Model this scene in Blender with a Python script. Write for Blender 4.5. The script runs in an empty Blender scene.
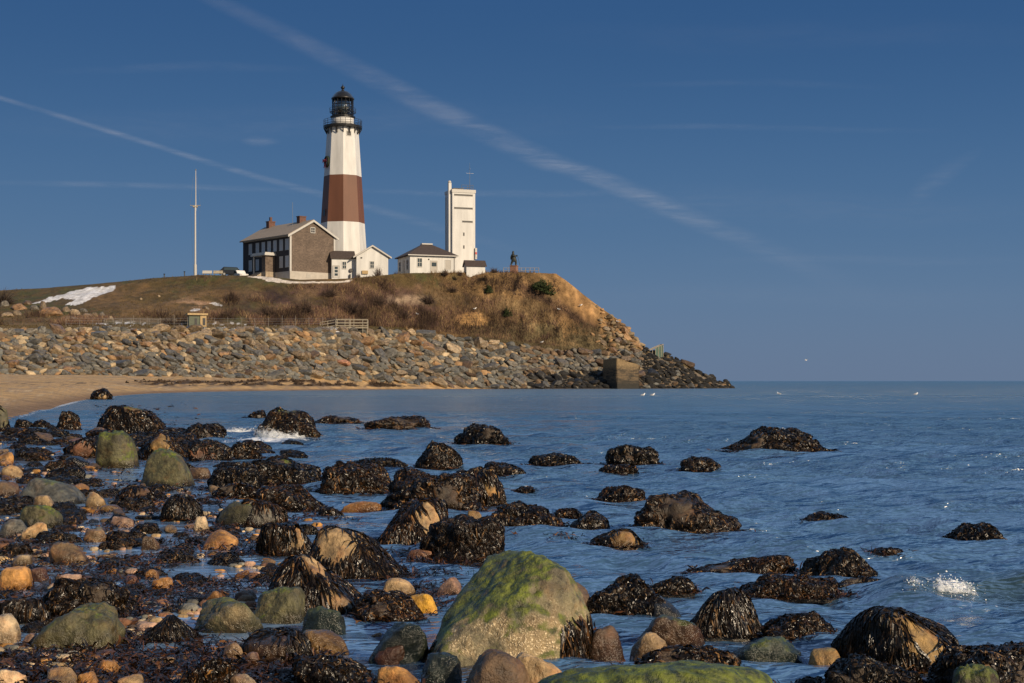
import bpy, bmesh, math, random
import numpy as np
from mathutils import Vector, Matrix
from mathutils.bvhtree import BVHTree

random.seed(7)
rng = np.random.default_rng(7)
scene = bpy.context.scene
COL = scene.collection
F, EYE, HZ, CX = 1422.2, 1.25, 381.0, 512.0      # focal length (px), eye height above the water (m), horizon row, centre column


def at(px, py, D):
    return ((px - CX) / F * D, D, EYE + (HZ - py) / F * D)


def R(a):
    return math.radians(a)


# ------------------------------------------------------------------ numpy gradient noise
_perm = rng.permutation(256)
_perm = np.concatenate([_perm, _perm, _perm])
_grad = rng.normal(size=(256, 3))
_grad /= np.linalg.norm(_grad, axis=1)[:, None]


def perlin(P):
    P = np.asarray(P, float)
    i = np.floor(P).astype(int)
    f = P - i
    i &= 255
    w = f * f * f * (f * (f * 6 - 15) + 10)
    out = np.zeros(len(P))
    for dx in (0, 1):
        wx = w[:, 0] if dx else 1 - w[:, 0]
        for dy in (0, 1):
            wy = w[:, 1] if dy else 1 - w[:, 1]
            for dz in (0, 1):
                wz = w[:, 2] if dz else 1 - w[:, 2]
                h = _perm[_perm[_perm[(i[:, 0] + dx) & 255] + ((i[:, 1] + dy) & 255)] + ((i[:, 2] + dz) & 255)]
                g = _grad[h]
                out += wx * wy * wz * (g[:, 0] * (f[:, 0] - dx) + g[:, 1] * (f[:, 1] - dy) + g[:, 2] * (f[:, 2] - dz))
    return out * 1.6


def fbm(P, oct=4, gain=.5):
    P = np.asarray(P, float)
    s, a = np.zeros(len(P)), 1.0
    for k in range(oct):
        s += a * perlin(P * 2.03 ** k + 17.3 * k)
        a *= gain
    return s


def sstep(a, b, x):
    t = np.clip((x - a) / (b - a), 0, 1)
    return t * t * (3 - 2 * t)


# ------------------------------------------------------------------ scene objects
def link(o, parent=None):
    COL.objects.link(o)
    if parent is not None:
        o.parent = parent
    return o


def tag(o, label=None, cat=None, group=None, kind=None):
    if label: o['label'] = label
    if cat: o['category'] = cat
    if group: o['group'] = group
    if kind: o['kind'] = kind
    return o


def empty(name, loc, rz=0, label=None, cat=None, group=None):
    o = bpy.data.objects.new(name, None)
    o.empty_display_size = .3
    link(o)
    o.location = loc
    o.rotation_euler = (0, 0, rz)
    return tag(o, label, cat, group)


def np_mesh(name, V, Fc, m=None, smooth=False, col=None):
    """V (n,3), Fc (m,3 or 4) int arrays -> mesh; col is a per-vertex colour attribute."""
    V = np.ascontiguousarray(V, dtype=np.float32)
    Fc = np.ascontiguousarray(Fc, dtype=np.int32)
    k = Fc.shape[1]
    me = bpy.data.meshes.new(name)
    me.vertices.add(len(V))
    me.vertices.foreach_set('co', V.ravel())
    me.loops.add(Fc.size)
    me.loops.foreach_set('vertex_index', Fc.ravel())
    me.polygons.add(len(Fc))
    me.polygons.foreach_set('loop_start', np.arange(0, Fc.size, k, dtype=np.int32))
    me.update(calc_edges=True)
    me.polygons.foreach_set('use_smooth', np.full(len(Fc), smooth, dtype=bool))
    if col is not None:
        a = me.color_attributes.new('col', 'FLOAT_COLOR', 'POINT')
        c = np.ones((len(V), 4), np.float32)
        c[:, :col.shape[1]] = col
        a.data.foreach_set('color', c.ravel())
    if m is not None:
        me.materials.append(m)
    return me


def obj(name, me, parent=None, loc=None):
    o = bpy.data.objects.new(name, me)
    link(o, parent)
    if loc is not None:
        o.location = loc
    return o


def dup(root, loc=None, rz=None):
    r = root.copy()
    COL.objects.link(r)
    for ch in root.children:
        c = ch.copy(); COL.objects.link(c); c.parent = r
        for g in ch.children:
            d = g.copy(); COL.objects.link(d); d.parent = c
    if loc is not None: r.location = loc
    if rz is not None: r.rotation_euler = (0, 0, rz)
    return r


class MB:
    def __init__(s): s.v, s.f = [], []

    def add(s, vs, fs):
        b = len(s.v)
        s.v += [tuple(v) for v in vs]
        s.f += [tuple(i + b for i in f) for f in fs]
        return s

    def box(s, x0, x1, y0, y1, z0, z1):
        return s.add([(x0, y0, z0), (x1, y0, z0), (x1, y1, z0), (x0, y1, z0), (x0, y0, z1), (x1, y0, z1), (x1, y1, z1), (x0, y1, z1)],
                     [(0, 3, 2, 1), (4, 5, 6, 7), (0, 1, 5, 4), (1, 2, 6, 5), (2, 3, 7, 6), (3, 0, 4, 7)])

    def prism(s, poly, y0, y1):
        """polygon in xz (counter-clockwise seen from -y) swept along y"""
        n = len(poly)
        vs = [(x, y0, z) for x, z in poly] + [(x, y1, z) for x, z in poly]
        fs = [tuple(range(n)), tuple(range(2 * n - 1, n - 1, -1))]
        fs += [(i, i + n, (i + 1) % n + n, (i + 1) % n) for i in range(n)]
        return s.add(vs, fs)

    def bar(s, p0, p1, r0, r1=None, n=6):
        r1 = r0 if r1 is None else r1
        a, b = Vector(p0), Vector(p1)
        d = (b - a).normalized()
        u = d.orthogonal().normalized()
        w = d.cross(u)
        vs = []
        for c, r in ((a, r0), (b, r1)):
            for k in range(n):
                t = 2 * math.pi * k / n + math.pi / 4
                vs.append(c + u * (r * math.cos(t)) + w * (r * math.sin(t)))
        fs = [tuple(range(n - 1, -1, -1)), tuple(range(n, 2 * n))]
        fs += [(k, (k + 1) % n, (k + 1) % n + n, k + n) for k in range(n)]
        return s.add(vs, fs)

    def lathe(s, prof, n=16, ph=0.0, cx=0, cy=0):
        vs = []
        for r, z in prof:
            for k in range(n):
                t = 2 * math.pi * k / n + ph
                vs.append((cx + r * math.cos(t), cy + r * math.sin(t), z))
        fs = []
        for j in range(len(prof) - 1):
            for k in range(n):
                a, b = j * n + k, j * n + (k + 1) % n
                fs.append((a, b, b + n, a + n))
        fs.append(tuple(range(n - 1, -1, -1)))
        fs.append(tuple(range((len(prof) - 1) * n, len(prof) * n)))
        return s.add(vs, fs)

    def torus(s, c, Rr, r, n=20, m=6, nrm=(0, 0, 1)):
        q = Vector((0, 0, 1)).rotation_difference(Vector(nrm))
        vs = []
        for i in range(n):
            for j in range(m):
                a, b = 2 * math.pi * i / n, 2 * math.pi * j / m
                p = Vector(((Rr + r * math.cos(b)) * math.cos(a), (Rr + r * math.cos(b)) * math.sin(a), r * math.sin(b)))
                vs.append(Vector(c) + q @ p)
        fs = [(i * m + j, ((i + 1) % n) * m + j, ((i + 1) % n) * m + (j + 1) % m, i * m + (j + 1) % m) for i in range(n) for j in range(m)]
        return s.add(vs, fs)

    def build(s, name, m, parent=None, smooth=False, bevel=0):
        me = bpy.data.meshes.new(name)
        me.from_pydata(s.v, [], s.f)
        bm = bmesh.new(); bm.from_mesh(me)
        bmesh.ops.recalc_face_normals(bm, faces=bm.faces)
        if bevel:
            bmesh.ops.bevel(bm, geom=bm.edges[:], offset=bevel, segments=2, affect='EDGES', clamp_overlap=True)
        bm.to_mesh(me); bm.free()
        if smooth:
            for p in me.polygons: p.use_smooth = True
        me.materials.append(m)
        return obj(name, me, parent)


# ------------------------------------------------------------------ materials
class NT:
    def __init__(s, name):
        s.m = bpy.data.materials.new(name)
        s.m.use_nodes = True
        s.t = s.m.node_tree
        s.b = s.t.nodes['Principled BSDF']
        s.out = s.t.nodes['Material Output']

    def n(s, typ, **kw):
        nd = s.t.nodes.new('ShaderNode' + typ)
        for k, v in kw.items():
            if k.startswith('i_'):
                k = k[2:]
                sock = nd.inputs[int(k)] if k.isdigit() else nd.inputs[k.replace('_', ' ')]
                s.put(sock, v)
            else:
                setattr(nd, k, v)
        return nd

    def put(s, sock, v):
        if isinstance(v, bpy.types.NodeSocket):
            s.t.links.new(v, sock)
        elif hasattr(v, 'bl_idname') and hasattr(v, 'outputs'):
            s.t.links.new(v.outputs[0], sock)
        else:
            if isinstance(v, tuple) and len(v) == 3 and sock.type == 'RGBA': v = v + (1,)
            sock.default_value = v

    def math(s, op, a, b=0.0, c=None, clamp=False):
        nd = s.n('Math', operation=op, use_clamp=clamp)
        s.put(nd.inputs[0], a); s.put(nd.inputs[1], b)
        if c is not None: s.put(nd.inputs[2], c)
        return nd.outputs[0]

    def mix(s, fac, a, b, mode='MIX'):
        nd = s.n('Mix', data_type='RGBA', blend_type=mode, clamp_factor=True)
        s.put(nd.inputs[0], fac); s.put(nd.inputs[6], a); s.put(nd.inputs[7], b)
        return nd.outputs[2]

    def noise(s, vec, scale, detail=5, rough=.55, dist=0):
        nd = s.n('TexNoise', i_Scale=scale, i_Detail=detail, i_Roughness=rough, i_Distortion=dist)
        if vec is not None: s.put(nd.inputs['Vector'], vec)
        return nd.outputs[0]

    def rng(s, v, a, b, c=0.0, d=1.0):
        nd = s.n('MapRange', clamp=True)
        for k, x in enumerate((v, a, b, c, d)): s.put(nd.inputs[k], x)
        return nd.outputs[0]

    def bump(s, h, strength=.5, dist=.02, nrm=None):
        nd = s.n('Bump', i_Strength=strength, i_Distance=dist)
        s.put(nd.inputs['Height'], h)
        if nrm is not None: s.put(nd.inputs['Normal'], nrm)
        return nd.outputs[0]

    def set(s, **kw):
        for k, v in kw.items(): s.put(s.b.inputs[k.replace('_', ' ')], v)
        return s.m


def plain(name, c, rough=.6, var=.25, scale=3.0, bump=.15, metal=0.0, streak=False):
    t = NT(name)
    tc = t.n('TexCoord').outputs['Object']
    if streak:
        mp = t.n('Mapping'); t.put(mp.inputs[0], tc); mp.inputs['Scale'].default_value = (1, 1, .15); tc = mp.outputs[0]
    n = t.noise(tc, scale, 6, .6)
    g = t.rng(n, .3, .7, 1 - var, 1 + var)
    gm = t.n('CombineColor'); [t.put(gm.inputs[k], g) for k in range(3)]
    t.set(Base_Color=t.mix(1.0, c, gm.outputs[0], 'MULTIPLY'), Roughness=rough, Metallic=metal,
          Normal=t.bump(t.noise(tc, scale * 6, 4), bump, .02))
    return t.m


def grey3(t, v):
    gm = t.n('CombineColor')
    for k in range(3): t.put(gm.inputs[k], v)
    return gm.outputs[0]


def rock_material(name, wet_gloss=True):
    t = NT(name)
    info = t.n('ObjectInfo')
    tc = t.n('TexCoord').outputs['Object']
    off = t.n('VectorMath', operation='ADD')
    t.put(off.inputs[0], tc)
    sc = t.math('MULTIPLY', info.outputs['Random'], 53.0)
    cx = t.n('CombineXYZ'); [t.put(cx.inputs[k], sc) for k in range(3)]
    t.put(off.inputs[1], cx.outputs[0])
    vec = off.outputs[0]
    n1 = t.noise(vec, 3.2, 7, .6, .4)
    n2 = t.noise(vec, 22, 6, .65)
    n3 = t.noise(vec, 7, 5, .6)
    n4 = t.noise(vec, 90, 3, .6)
    base = t.mix(1.0, info.outputs['Color'], grey3(t, t.rng(n1, .32, .68, .34, 1.25)), 'MULTIPLY')
    base = t.mix(1.0, base, grey3(t, t.rng(n2, .32, .68, .45, 1.3)), 'MULTIPLY')
    base = t.mix(t.rng(n3, .5, .68, 0, .55), base, t.mix(1.0, base, (1.35, .82, .48), 'MULTIPLY'))
    vv = t.n('TexVoronoi', i_Scale=5.0, feature='DISTANCE_TO_EDGE'); t.put(vv.inputs['Vector'], t.mix(.35, vec, t.n('TexNoise', i_Scale=4.0).outputs[1]))
    geo = t.n('NewGeometry')
    sp = t.n('SeparateXYZ'); t.put(sp.inputs[0], geo.outputs['Position'])
    sn = t.n('SeparateXYZ'); t.put(sn.inputs[0], geo.outputs['Normal'])

    def oat(nm):
        return t.n('Attribute', attribute_type='OBJECT', attribute_name=nm).outputs['Fac']
    # barnacle crust: pale specks in a band above the waterline
    vb = t.n('TexVoronoi', i_Scale=95.0); t.put(vb.inputs['Vector'], t.mix(.04, vec, t.n('TexNoise', i_Scale=25.0).outputs[1]))
    speck = t.rng(vb.outputs['Distance'], .25, .5, 1, 0)
    band = t.math('MULTIPLY', t.rng(t.math('ADD', sp.outputs[2], t.math('MULTIPLY', t.math('SUBTRACT', n3, .5), .35)), .05, .10), t.rng(t.math('ADD', sp.outputs[2], t.math('MULTIPLY', t.math('SUBTRACT', n1, .5), .5)), .17, .25, 1, 0))
    bf = t.math('MULTIPLY', t.math('MULTIPLY', band, oat('barnacle')), t.rng(n3, .42, .58, .1, 1))
    base = t.mix(bf, base, t.mix(speck, (.34, .25, .13), (.82, .67, .43)))
    # algae on the upper faces
    av = t.math('ADD', t.math('MULTIPLY', sn.outputs[2], .8), t.math('MULTIPLY', t.math('SUBTRACT', n1, .5), 2.2))
    av = t.math('ADD', av, t.math('MULTIPLY', t.math('SUBTRACT', n2, .5), .9))
    af = t.math('MULTIPLY', t.rng(t.math('ADD', av, oat('algae')), .98, 1.2), t.math('MINIMUM', t.math('MULTIPLY', oat('algae'), 3.0), 1.0))
    gcol = t.mix(t.rng(n2, .38, .64), (.012, .022, .004), (.16, .195, .012))
    gcol = t.mix(t.math('MULTIPLY', t.rng(n3, .42, .6), t.rng(oat('algae'), .5, 1.0, .8, .15)), gcol, (.04, .043, .02))
    base = t.mix(t.math('MULTIPLY', af, .92), base, gcol)
    # dark wet foot
    wz = t.math('ADD', sp.outputs[2], t.math('MULTIPLY', t.math('SUBTRACT', n1, .5), .16))
    wet = t.rng(t.math('SUBTRACT', wz, oat('wetline')), -.02, .05, 1, 0)
    base = t.mix(t.math('MULTIPLY', wet, .8), base, t.mix(1.0, base, (.30, .25, .2), 'MULTIPLY'))
    rgh = t.math('SUBTRACT', t.rng(n2, .3, .7, .38, .7), t.math('MULTIPLY', wet, .38))
    h = t.math('ADD', t.math('MULTIPLY', n2, 1.0), t.math('MULTIPLY', n4, .35))
    h = t.math('ADD', h, t.math('MULTIPLY', t.math('MULTIPLY', bf, speck), .22))
    crk = t.rng(vv.outputs['Distance'], 0, .035)
    h = t.math('ADD', h, t.math('MULTIPLY', n3, .8))
    stain = t.noise(vec, 1.7, 6, .7, 1.2)
    base = t.mix(t.rng(stain, .5, .62, 0, .6), base, t.mix(1.0, base, (.32, .27, .24), 'MULTIPLY'))
    t.set(Base_Color=base, Roughness=rgh, Normal=t.bump(h, .75, .022))
    return t.m


def weed_material(name, stops, rough=(.22, .5)):
    t = NT(name)
    geo = t.n('NewGeometry')
    rp = t.n('ValToRGB'); t.put(rp.inputs[0], geo.outputs['Random Per Island'])
    cr = rp.color_ramp
    while len(cr.elements) < len(stops): cr.elements.new(.5)
    for e, (p, c) in zip(cr.elements, stops): e.position = p; e.color = c + (1,)
    oi = t.n('ObjectInfo')
    wc = t.mix(1.0, rp.outputs[0], t.mix(t.math('FRACT', t.math('MULTIPLY', oi.outputs['Random'], 7.3)), (.8, .8, .8), (1.7, 1.2, .65)), 'MULTIPLY')
    t.set(Base_Color=wc, Roughness=t.rng(geo.outputs['Random Per Island'], 0, 1, *rough))
    tc = t.n('TexCoord').outputs['Object']
    t.set(Normal=t.bump(t.noise(tc, 60, 3), .4, .01), Specular_IOR_Level=.33)
    return t.m


def attr_material(name, rough=.85, nscale=1.5, var=.35, bump=.5, bdist=.15, spec=.3, trans=0):
    t = NT(name)
    c = t.n('Attribute', attribute_name='col').outputs['Color']
    pos = t.n('NewGeometry').outputs['Position']
    n = t.noise(pos, nscale, 8, .68)
    n2 = t.noise(pos, nscale * 9, 4, .6)
    c = t.mix(1.0, c, grey3(t, t.rng(n, .3, .7, 1 - var, 1 + var)), 'MULTIPLY')
    c = t.mix(1.0, c, grey3(t, t.rng(n2, .3, .7, 1 - var * .6, 1 + var * .6)), 'MULTIPLY')
    n5 = t.noise(pos, nscale * 40, 3, .6)
    c = t.mix(1.0, c, grey3(t, t.rng(n5, .3, .7, 1 - var * .5, 1 + var * .5)), 'MULTIPLY')
    h = t.math('ADD', n, t.math('MULTIPLY', n2, .3))
    t.set(Base_Color=c, Roughness=rough, Specular_IOR_Level=spec)
    if bump: t.set(Normal=t.bump(h, bump, bdist))
    return t.m


M = {}
M['rock'] = rock_material('rock')
M['weedbase'] = plain('weed_base', (.022, .015, .009), .45, .6, 12, .9)
M['weed'] = weed_material('rockweed', [(0, (.002, .0018, .0015)), (.55, (.005, .004, .003)), (.82, (.014, .009, .005)), (.95, (.045, .026, .010)), (1, (.17, .12, .065))], (.16, .5))
M['weedmat'] = weed_material('loose_rockweed', [(0, (.004, .003, .002)), (.5, (.010, .006, .004)), (.8, (.028, .015, .008)), (.95, (.07, .035, .014)), (1, (.14, .09, .045))], (.16, .5))
M['white'] = plain('white_paint', (.57, .57, .56), .6, .17, .9, .1, streak=True)
M['white_trim'] = plain('white_trim', (.46, .45, .43), .5, .05)
M['brown_paint'] = plain('brown_paint', (.125, .05, .027), .6, .2, .5, .1, streak=True)
M['black_iron'] = plain('black_iron', (.015, .015, .016), .35, .3, 3, .05)
M['foundation'] = plain('foundation', (.40, .37, .33), .8, .12, 1.5, .2)
M['brick'] = plain('red_brick', (.12, .058, .042), .8, .3, 5, .2)
M['roof_tan'] = plain('tan_shingle_roof', (.29, .23, .17), .85, .25, 4, .3)
M['roof_dark'] = plain('dark_shingle_roof', (.055, .04, .034), .85, .3, 4, .3)
M['concrete'] = plain('concrete', (.33, .27, .20), .9, .3, 2, .4)
M['wood'] = plain('weathered_wood', (.34, .30, .23), .8, .25, 6, .2)
M['fence_wood'] = plain('grey_fence_wood', (.19, .17, .145), .85, .3, 4, .2)
M['bronze'] = plain('dark_bronze', (.03, .035, .032), .45, .4, 5, .2)
M['granite'] = plain('red_granite', (.24, .13, .09), .6, .25, 6, .1)
M['green_paint'] = plain('green_paint', (.05, .11, .085), .6, .2, 2, .1)
M['hut_green'] = plain('grey_green_boards', (.10, .115, .085), .8, .2, 4, .2)
M['tan_board'] = plain('tan_boards', (.40, .29, .15), .8, .2, 4, .2)
M['dark'] = plain('dark_opening', (.02, .02, .022), .4, .2)
M['blind'] = plain('pale_blind', (.42, .44, .48), .3, .1)
M['grey_door'] = plain('grey_door', (.36, .34, .31), .5, .1)
M['red'] = plain('red_paint', (.5, .03, .02), .5, .2)
M['wreath'] = plain('evergreen_wreath', (.018, .03, .014), .8, .5, 9, .6)
M['car_dark'] = plain('dark_car_paint', (.012, .014, .022), .2, .05)
M['car_white'] = plain('white_car_paint', (.7, .7, .7), .25, .05)
M['tyre'] = plain('tyre_rubber', (.015, .015, .015), .8, .2)
M['steel'] = plain('grey_steel', (.3, .31, .32), .4, .1, metal=.6)
M['gull_white'] = plain('gull_feathers', (.85, .84, .82), .7, .05)
M['gull_grey'] = plain('grey_feathers', (.36, .38, .41), .7, .05)
M['terrain'] = attr_material('hill_ground', .9, .9, .45, .8, .35)
M['shore'] = attr_material('wet_shore', .45, 9, .5, .9, .02, spec=.5)
M['blade'] = attr_material('dry_blades', .85, 3, .2, 0)
M['riprap_far'] = attr_material('riprap_stone', .85, 2.0, .4, .7, .08)


def shingle():
    t = NT('brown_shingles')
    tc = t.n('TexCoord').outputs['Object']
    mp = t.n('Mapping'); t.put(mp.inputs[0], tc); mp.inputs['Scale'].default_value = (3.5, 3.5, 5.5)
    sp = t.n('SeparateXYZ'); t.put(sp.inputs[0], mp.outputs[0])
    course = t.math('FRACT', sp.outputs[2])
    wn = t.n('TexWhiteNoise', noise_dimensions='3D')
    fl = t.n('VectorMath', operation='FLOOR'); t.put(fl.inputs[0], mp.outputs[0]); t.put(wn.inputs['Vector'], fl.outputs[0])
    c = t.mix(1.0, (.125, .094, .074), grey3(t, t.rng(wn.outputs[0], 0, 1, .72, 1.3)), 'MULTIPLY')
    c = t.mix(1.0, c, grey3(t, t.rng(t.noise(tc, .5, 4), .3, .7, .8, 1.2)), 'MULTIPLY')
    c = t.mix(t.rng(course, 0, .14, .55, 0), c, (.03, .022, .016))
    t.set(Base_Color=c, Roughness=.85, Normal=t.bump(course, .5, .03))
    return t.m


M['shingle'] = shingle()


def glass_mat():
    t = NT('window_glass')
    t.set(Base_Color=(.03, .045, .055), Roughness=.05, Specular_IOR_Level=.8)
    return t.m


M['glass'] = glass_mat()
M['shingle_shade'] = plain('shingles_painted_shade', (.035, .031, .034), .85, .3, 5, .3)  # same shingles, with the shade of the long wall put into the colour


def lantern_glass():
    t = NT('lantern_glass')
    tr = t.n('BsdfTransparent', i_Color=(.42, .46, .48))
    gl = t.n('BsdfGlossy', i_Roughness=.05)
    mx = t.n('MixShader', i_0=.3); t.put(mx.inputs[1], tr.outputs[0]); t.put(mx.inputs[2], gl.outputs[0])
    t.put(t.out.inputs['Surface'], mx.outputs[0])
    return t.m


M['lantern_glass'] = lantern_glass()
M['lens'] = plain('fresnel_lens', (.10, .14, .14), .15, .1)


def strata():
    t = NT('weathered_concrete_block')
    tc = t.n('TexCoord').outputs['Object']
    mp = t.n('Mapping'); t.put(mp.inputs[0], tc); mp.inputs['Scale'].default_value = (.5, .5, 3.0)
    n = t.noise(mp.outputs[0], 1.1, 6, .6, .6)
    n2 = t.noise(tc, 5, 6, .65)
    sp = t.n('SeparateXYZ'); t.put(sp.inputs[0], tc)
    c = t.mix(t.rng(n, .42, .56), (.14, .10, .06), (.04, .034, .026))
    c = t.mix(t.rng(t.math('ADD', sp.outputs[2], n2), 3.0, 4.0), c, (.24, .17, .09))
    c = t.mix(t.rng(t.math('ADD', sp.outputs[2], n2), 1.6, .9), c, (.03, .028, .024))
    c = t.mix(1.0, c, grey3(t, t.rng(n2, .3, .7, .6, 1.3)), 'MULTIPLY')
    t.set(Base_Color=c, Roughness=.9, Normal=t.bump(n2, .6, .1))
    return t.m


M['strata'] = strata()


def water_material():
    t = NT('sea_water')
    pos = t.n('NewGeometry').outputs['Position']
    mp = t.n('Mapping'); t.put(mp.inputs[0], pos); mp.inputs['Scale'].default_value = (.5, 1.0, 1.0); mp.inputs['Rotation'].default_value = (0, 0, .18)
    v = mp.outputs[0]
    sp = t.n('SeparateXYZ'); t.put(sp.inputs[0], pos)
    open_ = t.n('Attribute', attribute_name='col').outputs['Color']
    so = t.n('SeparateColor'); t.put(so.inputs[0], open_)
    chop = so.outputs[0]
    fo = so.outputs[1]
    a = t.noise(v, 1.3, 3, .5, .2)
    b = t.noise(v, 5.5, 3, .55, .3)
    c = t.noise(v, 17, 2, .5)
    far = t.noise(v, .16, 4, .6)
    h = t.math('ADD', t.math('MULTIPLY', a, .26), t.math('MULTIPLY', b, .34))
    h = t.math('ADD', h, t.math('MULTIPLY', c, .085))
    h = t.math('MULTIPLY', h, t.rng(chop, 0, 1, .09, 1.0))
    h = t.math('MULTIPLY', h, t.rng(sp.outputs[1], 12, 110, 1.0, 3.2))
    h = t.math('ADD', h, t.math('MULTIPLY', far, t.math('MULTIPLY', chop, .5)))
    h = t.math('MULTIPLY', h, t.rng(t.noise(v, .33, 3, .55), .36, .62, .35, 1.35))
    nrm = t.bump(h, 1.0, .5)
    deep = t.mix(t.rng(far, .35, .65), (.014, .08, .15), (.03, .115, .19))
    deep = t.mix(t.rng(sp.outputs[1], 14, 110), (.045, .105, .20), deep)
    deep = t.mix(t.math('MULTIPLY', t.rng(chop, .1, .6, 1, 0), t.rng(sp.outputs[1], 10, 30, 1, 0)), deep, (.15, .25, .39))  # near calm pools painted paler blue, standing in for reflected sky
    deep = t.mix(so.outputs[2], deep, (.022, .045, .05))
    fn = t.noise(t.n('TexCoord').outputs['Object'], t.rng(sp.outputs[1], 8, 40, 17, 5), 7, .72, .8)
    fac = t.math('MULTIPLY', fo, 1.0)
    ff = t.math('MULTIPLY', t.rng(t.math('ADD', fac, t.math('MULTIPLY', t.math('SUBTRACT', fn, .5), 2.6)), .5, .95), t.rng(fac, .02, .2))
    col = t.mix(ff, deep, (.72, .74, .76))
    t.set(Base_Color=col, Roughness=t.math('MAXIMUM', t.math('MULTIPLY', ff, .7), t.rng(sp.outputs[1], 14, 160, .10, .34)), IOR=2.5, Normal=nrm)
    return t.m


M['water'] = water_material()


def sheet_foam():
    t = NT('torn_foam')
    c = t.n('Attribute', attribute_name='col').outputs['Color']
    so = t.n('SeparateColor'); t.put(so.inputs[0], c)
    tc = t.n('TexCoord').outputs['Generated']
    mp = t.n('Mapping'); t.put(mp.inputs[0], tc); mp.inputs['Scale'].default_value = (9, 9, 4)
    n = t.noise(mp.outputs[0], 1.6, 8, .72, .7)
    a = t.rng(t.math('ADD', so.outputs[0], t.math('MULTIPLY', t.math('SUBTRACT', n, .5), 2.6)), .42, .72)
    df = t.n('BsdfDiffuse', i_Color=(.82, .84, .86)); tl = t.n('BsdfTranslucent', i_Color=(.75, .8, .82))
    ad = t.n('MixShader', i_0=.35); t.put(ad.inputs[1], df.outputs[0]); t.put(ad.inputs[2], tl.outputs[0])
    tr = t.n('BsdfTransparent')
    mx = t.n('MixShader'); t.put(mx.inputs[0], t.math('MULTIPLY', a, .85)); t.put(mx.inputs[1], tr.outputs[0]); t.put(mx.inputs[2], ad.outputs[0])
    t.put(t.out.inputs['Surface'], mx.outputs[0])
    return t.m


M['torn_foam'] = sheet_foam()


def foam_material():
    t = NT('foam')
    t.set(Base_Color=(.8, .82, .84), Roughness=.6)
    t.b.inputs['Subsurface Weight'].default_value = .2
    return t.m


M['foam'] = foam_material()


def vapour_material(strength):
    t = NT('vapour_trail')
    c = t.n('Attribute', attribute_name='col').outputs['Color']
    so = t.n('SeparateColor'); t.put(so.inputs[0], c)
    pos = t.n('NewGeometry').outputs['Position']
    mp = t.n('Mapping'); t.put(mp.inputs[0], pos); mp.inputs['Scale'].default_value = (.0011, .0011, .0011)
    n = t.noise(mp.outputs[0], 1.2, 6, .6, .5)
    a = t.math('MULTIPLY', so.outputs[0], t.math('MULTIPLY', t.math('MULTIPLY', t.rng(n, .36, .66, .22, 1.0), t.rng(t.noise(mp.outputs[0], 5, 4, .65), .3, .7, .6, 1.1)), strength))
    tl = t.n('BsdfTranslucent', i_Color=(.95, .95, .95)); df = t.n('BsdfDiffuse', i_Color=(.95, .95, .95))
    ad = t.n('MixShader', i_0=.2); t.put(ad.inputs[1], tl.outputs[0]); t.put(ad.inputs[2], df.outputs[0])
    tr = t.n('BsdfTransparent')
    mx = t.n('MixShader'); t.put(mx.inputs[0], a); t.put(mx.inputs[1], tr.outputs[0]); t.put(mx.inputs[2], ad.outputs[0])
    t.put(t.out.inputs['Surface'], mx.outputs[0])
    return t.m


M['vapour'] = vapour_material(.34)

# ------------------------------------------------------------------ camera, sun, sky
cam = bpy.data.cameras.new('camera')
co = bpy.data.objects.new('camera', cam); link(co)
co.location = (0, 0, EYE); co.rotation_euler = (R(90), 0, 0)
cam.lens = 50; cam.sensor_width = 36; cam.shift_y = 39.5 / 1024
cam.clip_start = .1; cam.clip_end = 80000
scene.camera = co

SUN_EL, SUN_AZ = R(25), R(44)          # azimuth: to the right of straight behind the camera
sdir = Vector((math.sin(SUN_AZ) * math.cos(SUN_EL), -math.cos(SUN_AZ) * math.cos(SUN_EL), math.sin(SUN_EL)))
sl = bpy.data.lights.new('sun', 'SUN'); sl.energy = 5.0; sl.angle = R(.55); sl.color = (1, .80, .56)
so_ = bpy.data.objects.new('sun', sl); link(so_)
so_.rotation_euler = sdir.to_track_quat('Z', 'Y').to_euler()
so_.location = (20, -20, 30)

w = bpy.data.worlds.new('World'); scene.world = w; w.use_nodes = True
wt = w.node_tree
bg = wt.nodes['Background']
sky = wt.nodes.new('ShaderNodeTexSky'); sky.sky_type = 'NISHITA'; sky.sun_disc = False
sky.sun_elevation = SUN_EL; sky.sun_rotation = math.pi - SUN_AZ
sky.air_density = 1.0; sky.dust_density = .6; sky.ozone_density = 2.5
BGS = .07
bg.inputs['Strength'].default_value = BGS
# deep polarised blue low down away from the sun, set by elevation; the plain Nishita sky takes over toward the sun
wtc = wt.nodes.new('ShaderNodeTexCoord'); wsp = wt.nodes.new('ShaderNodeSeparateXYZ')
wt.links.new(wtc.outputs['Generated'], wsp.inputs[0])
rmp = wt.nodes.new('ShaderNodeValToRGB'); wt.links.new(wsp.outputs[2], rmp.inputs[0])
rmp.color_ramp.interpolation = 'B_SPLINE'
SKY = [(0, (.134, .192, .302)), (.05, (.116, .196, .325)), (.10, (.083, .172, .315)), (.17, (.051, .133, .285)), (.25, (.028, .09, .228)), (.30, (.032, .10, .25)), (.37, (.29, .48, .82)), (.62, (.34, .56, .92)), (1, (.06, .12, .24))]  # bright band above the frame is added, to lift water and shadows
while len(rmp.color_ramp.elements) < len(SKY): rmp.color_ramp.elements.new(.5)
for e, (p_, c_) in zip(rmp.color_ramp.elements, SKY): e.position = p_; e.color = tuple(v / BGS * .07 for v in c_) + (1,)
scl = wt.nodes.new('ShaderNodeVectorMath'); scl.operation = 'SCALE'; scl.inputs['Scale'].default_value = 1 / .07
wt.links.new(rmp.outputs[0], scl.inputs[0])
wmr = wt.nodes.new('ShaderNodeMapRange'); wt.links.new(wsp.outputs[1], wmr.inputs[0])
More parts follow.
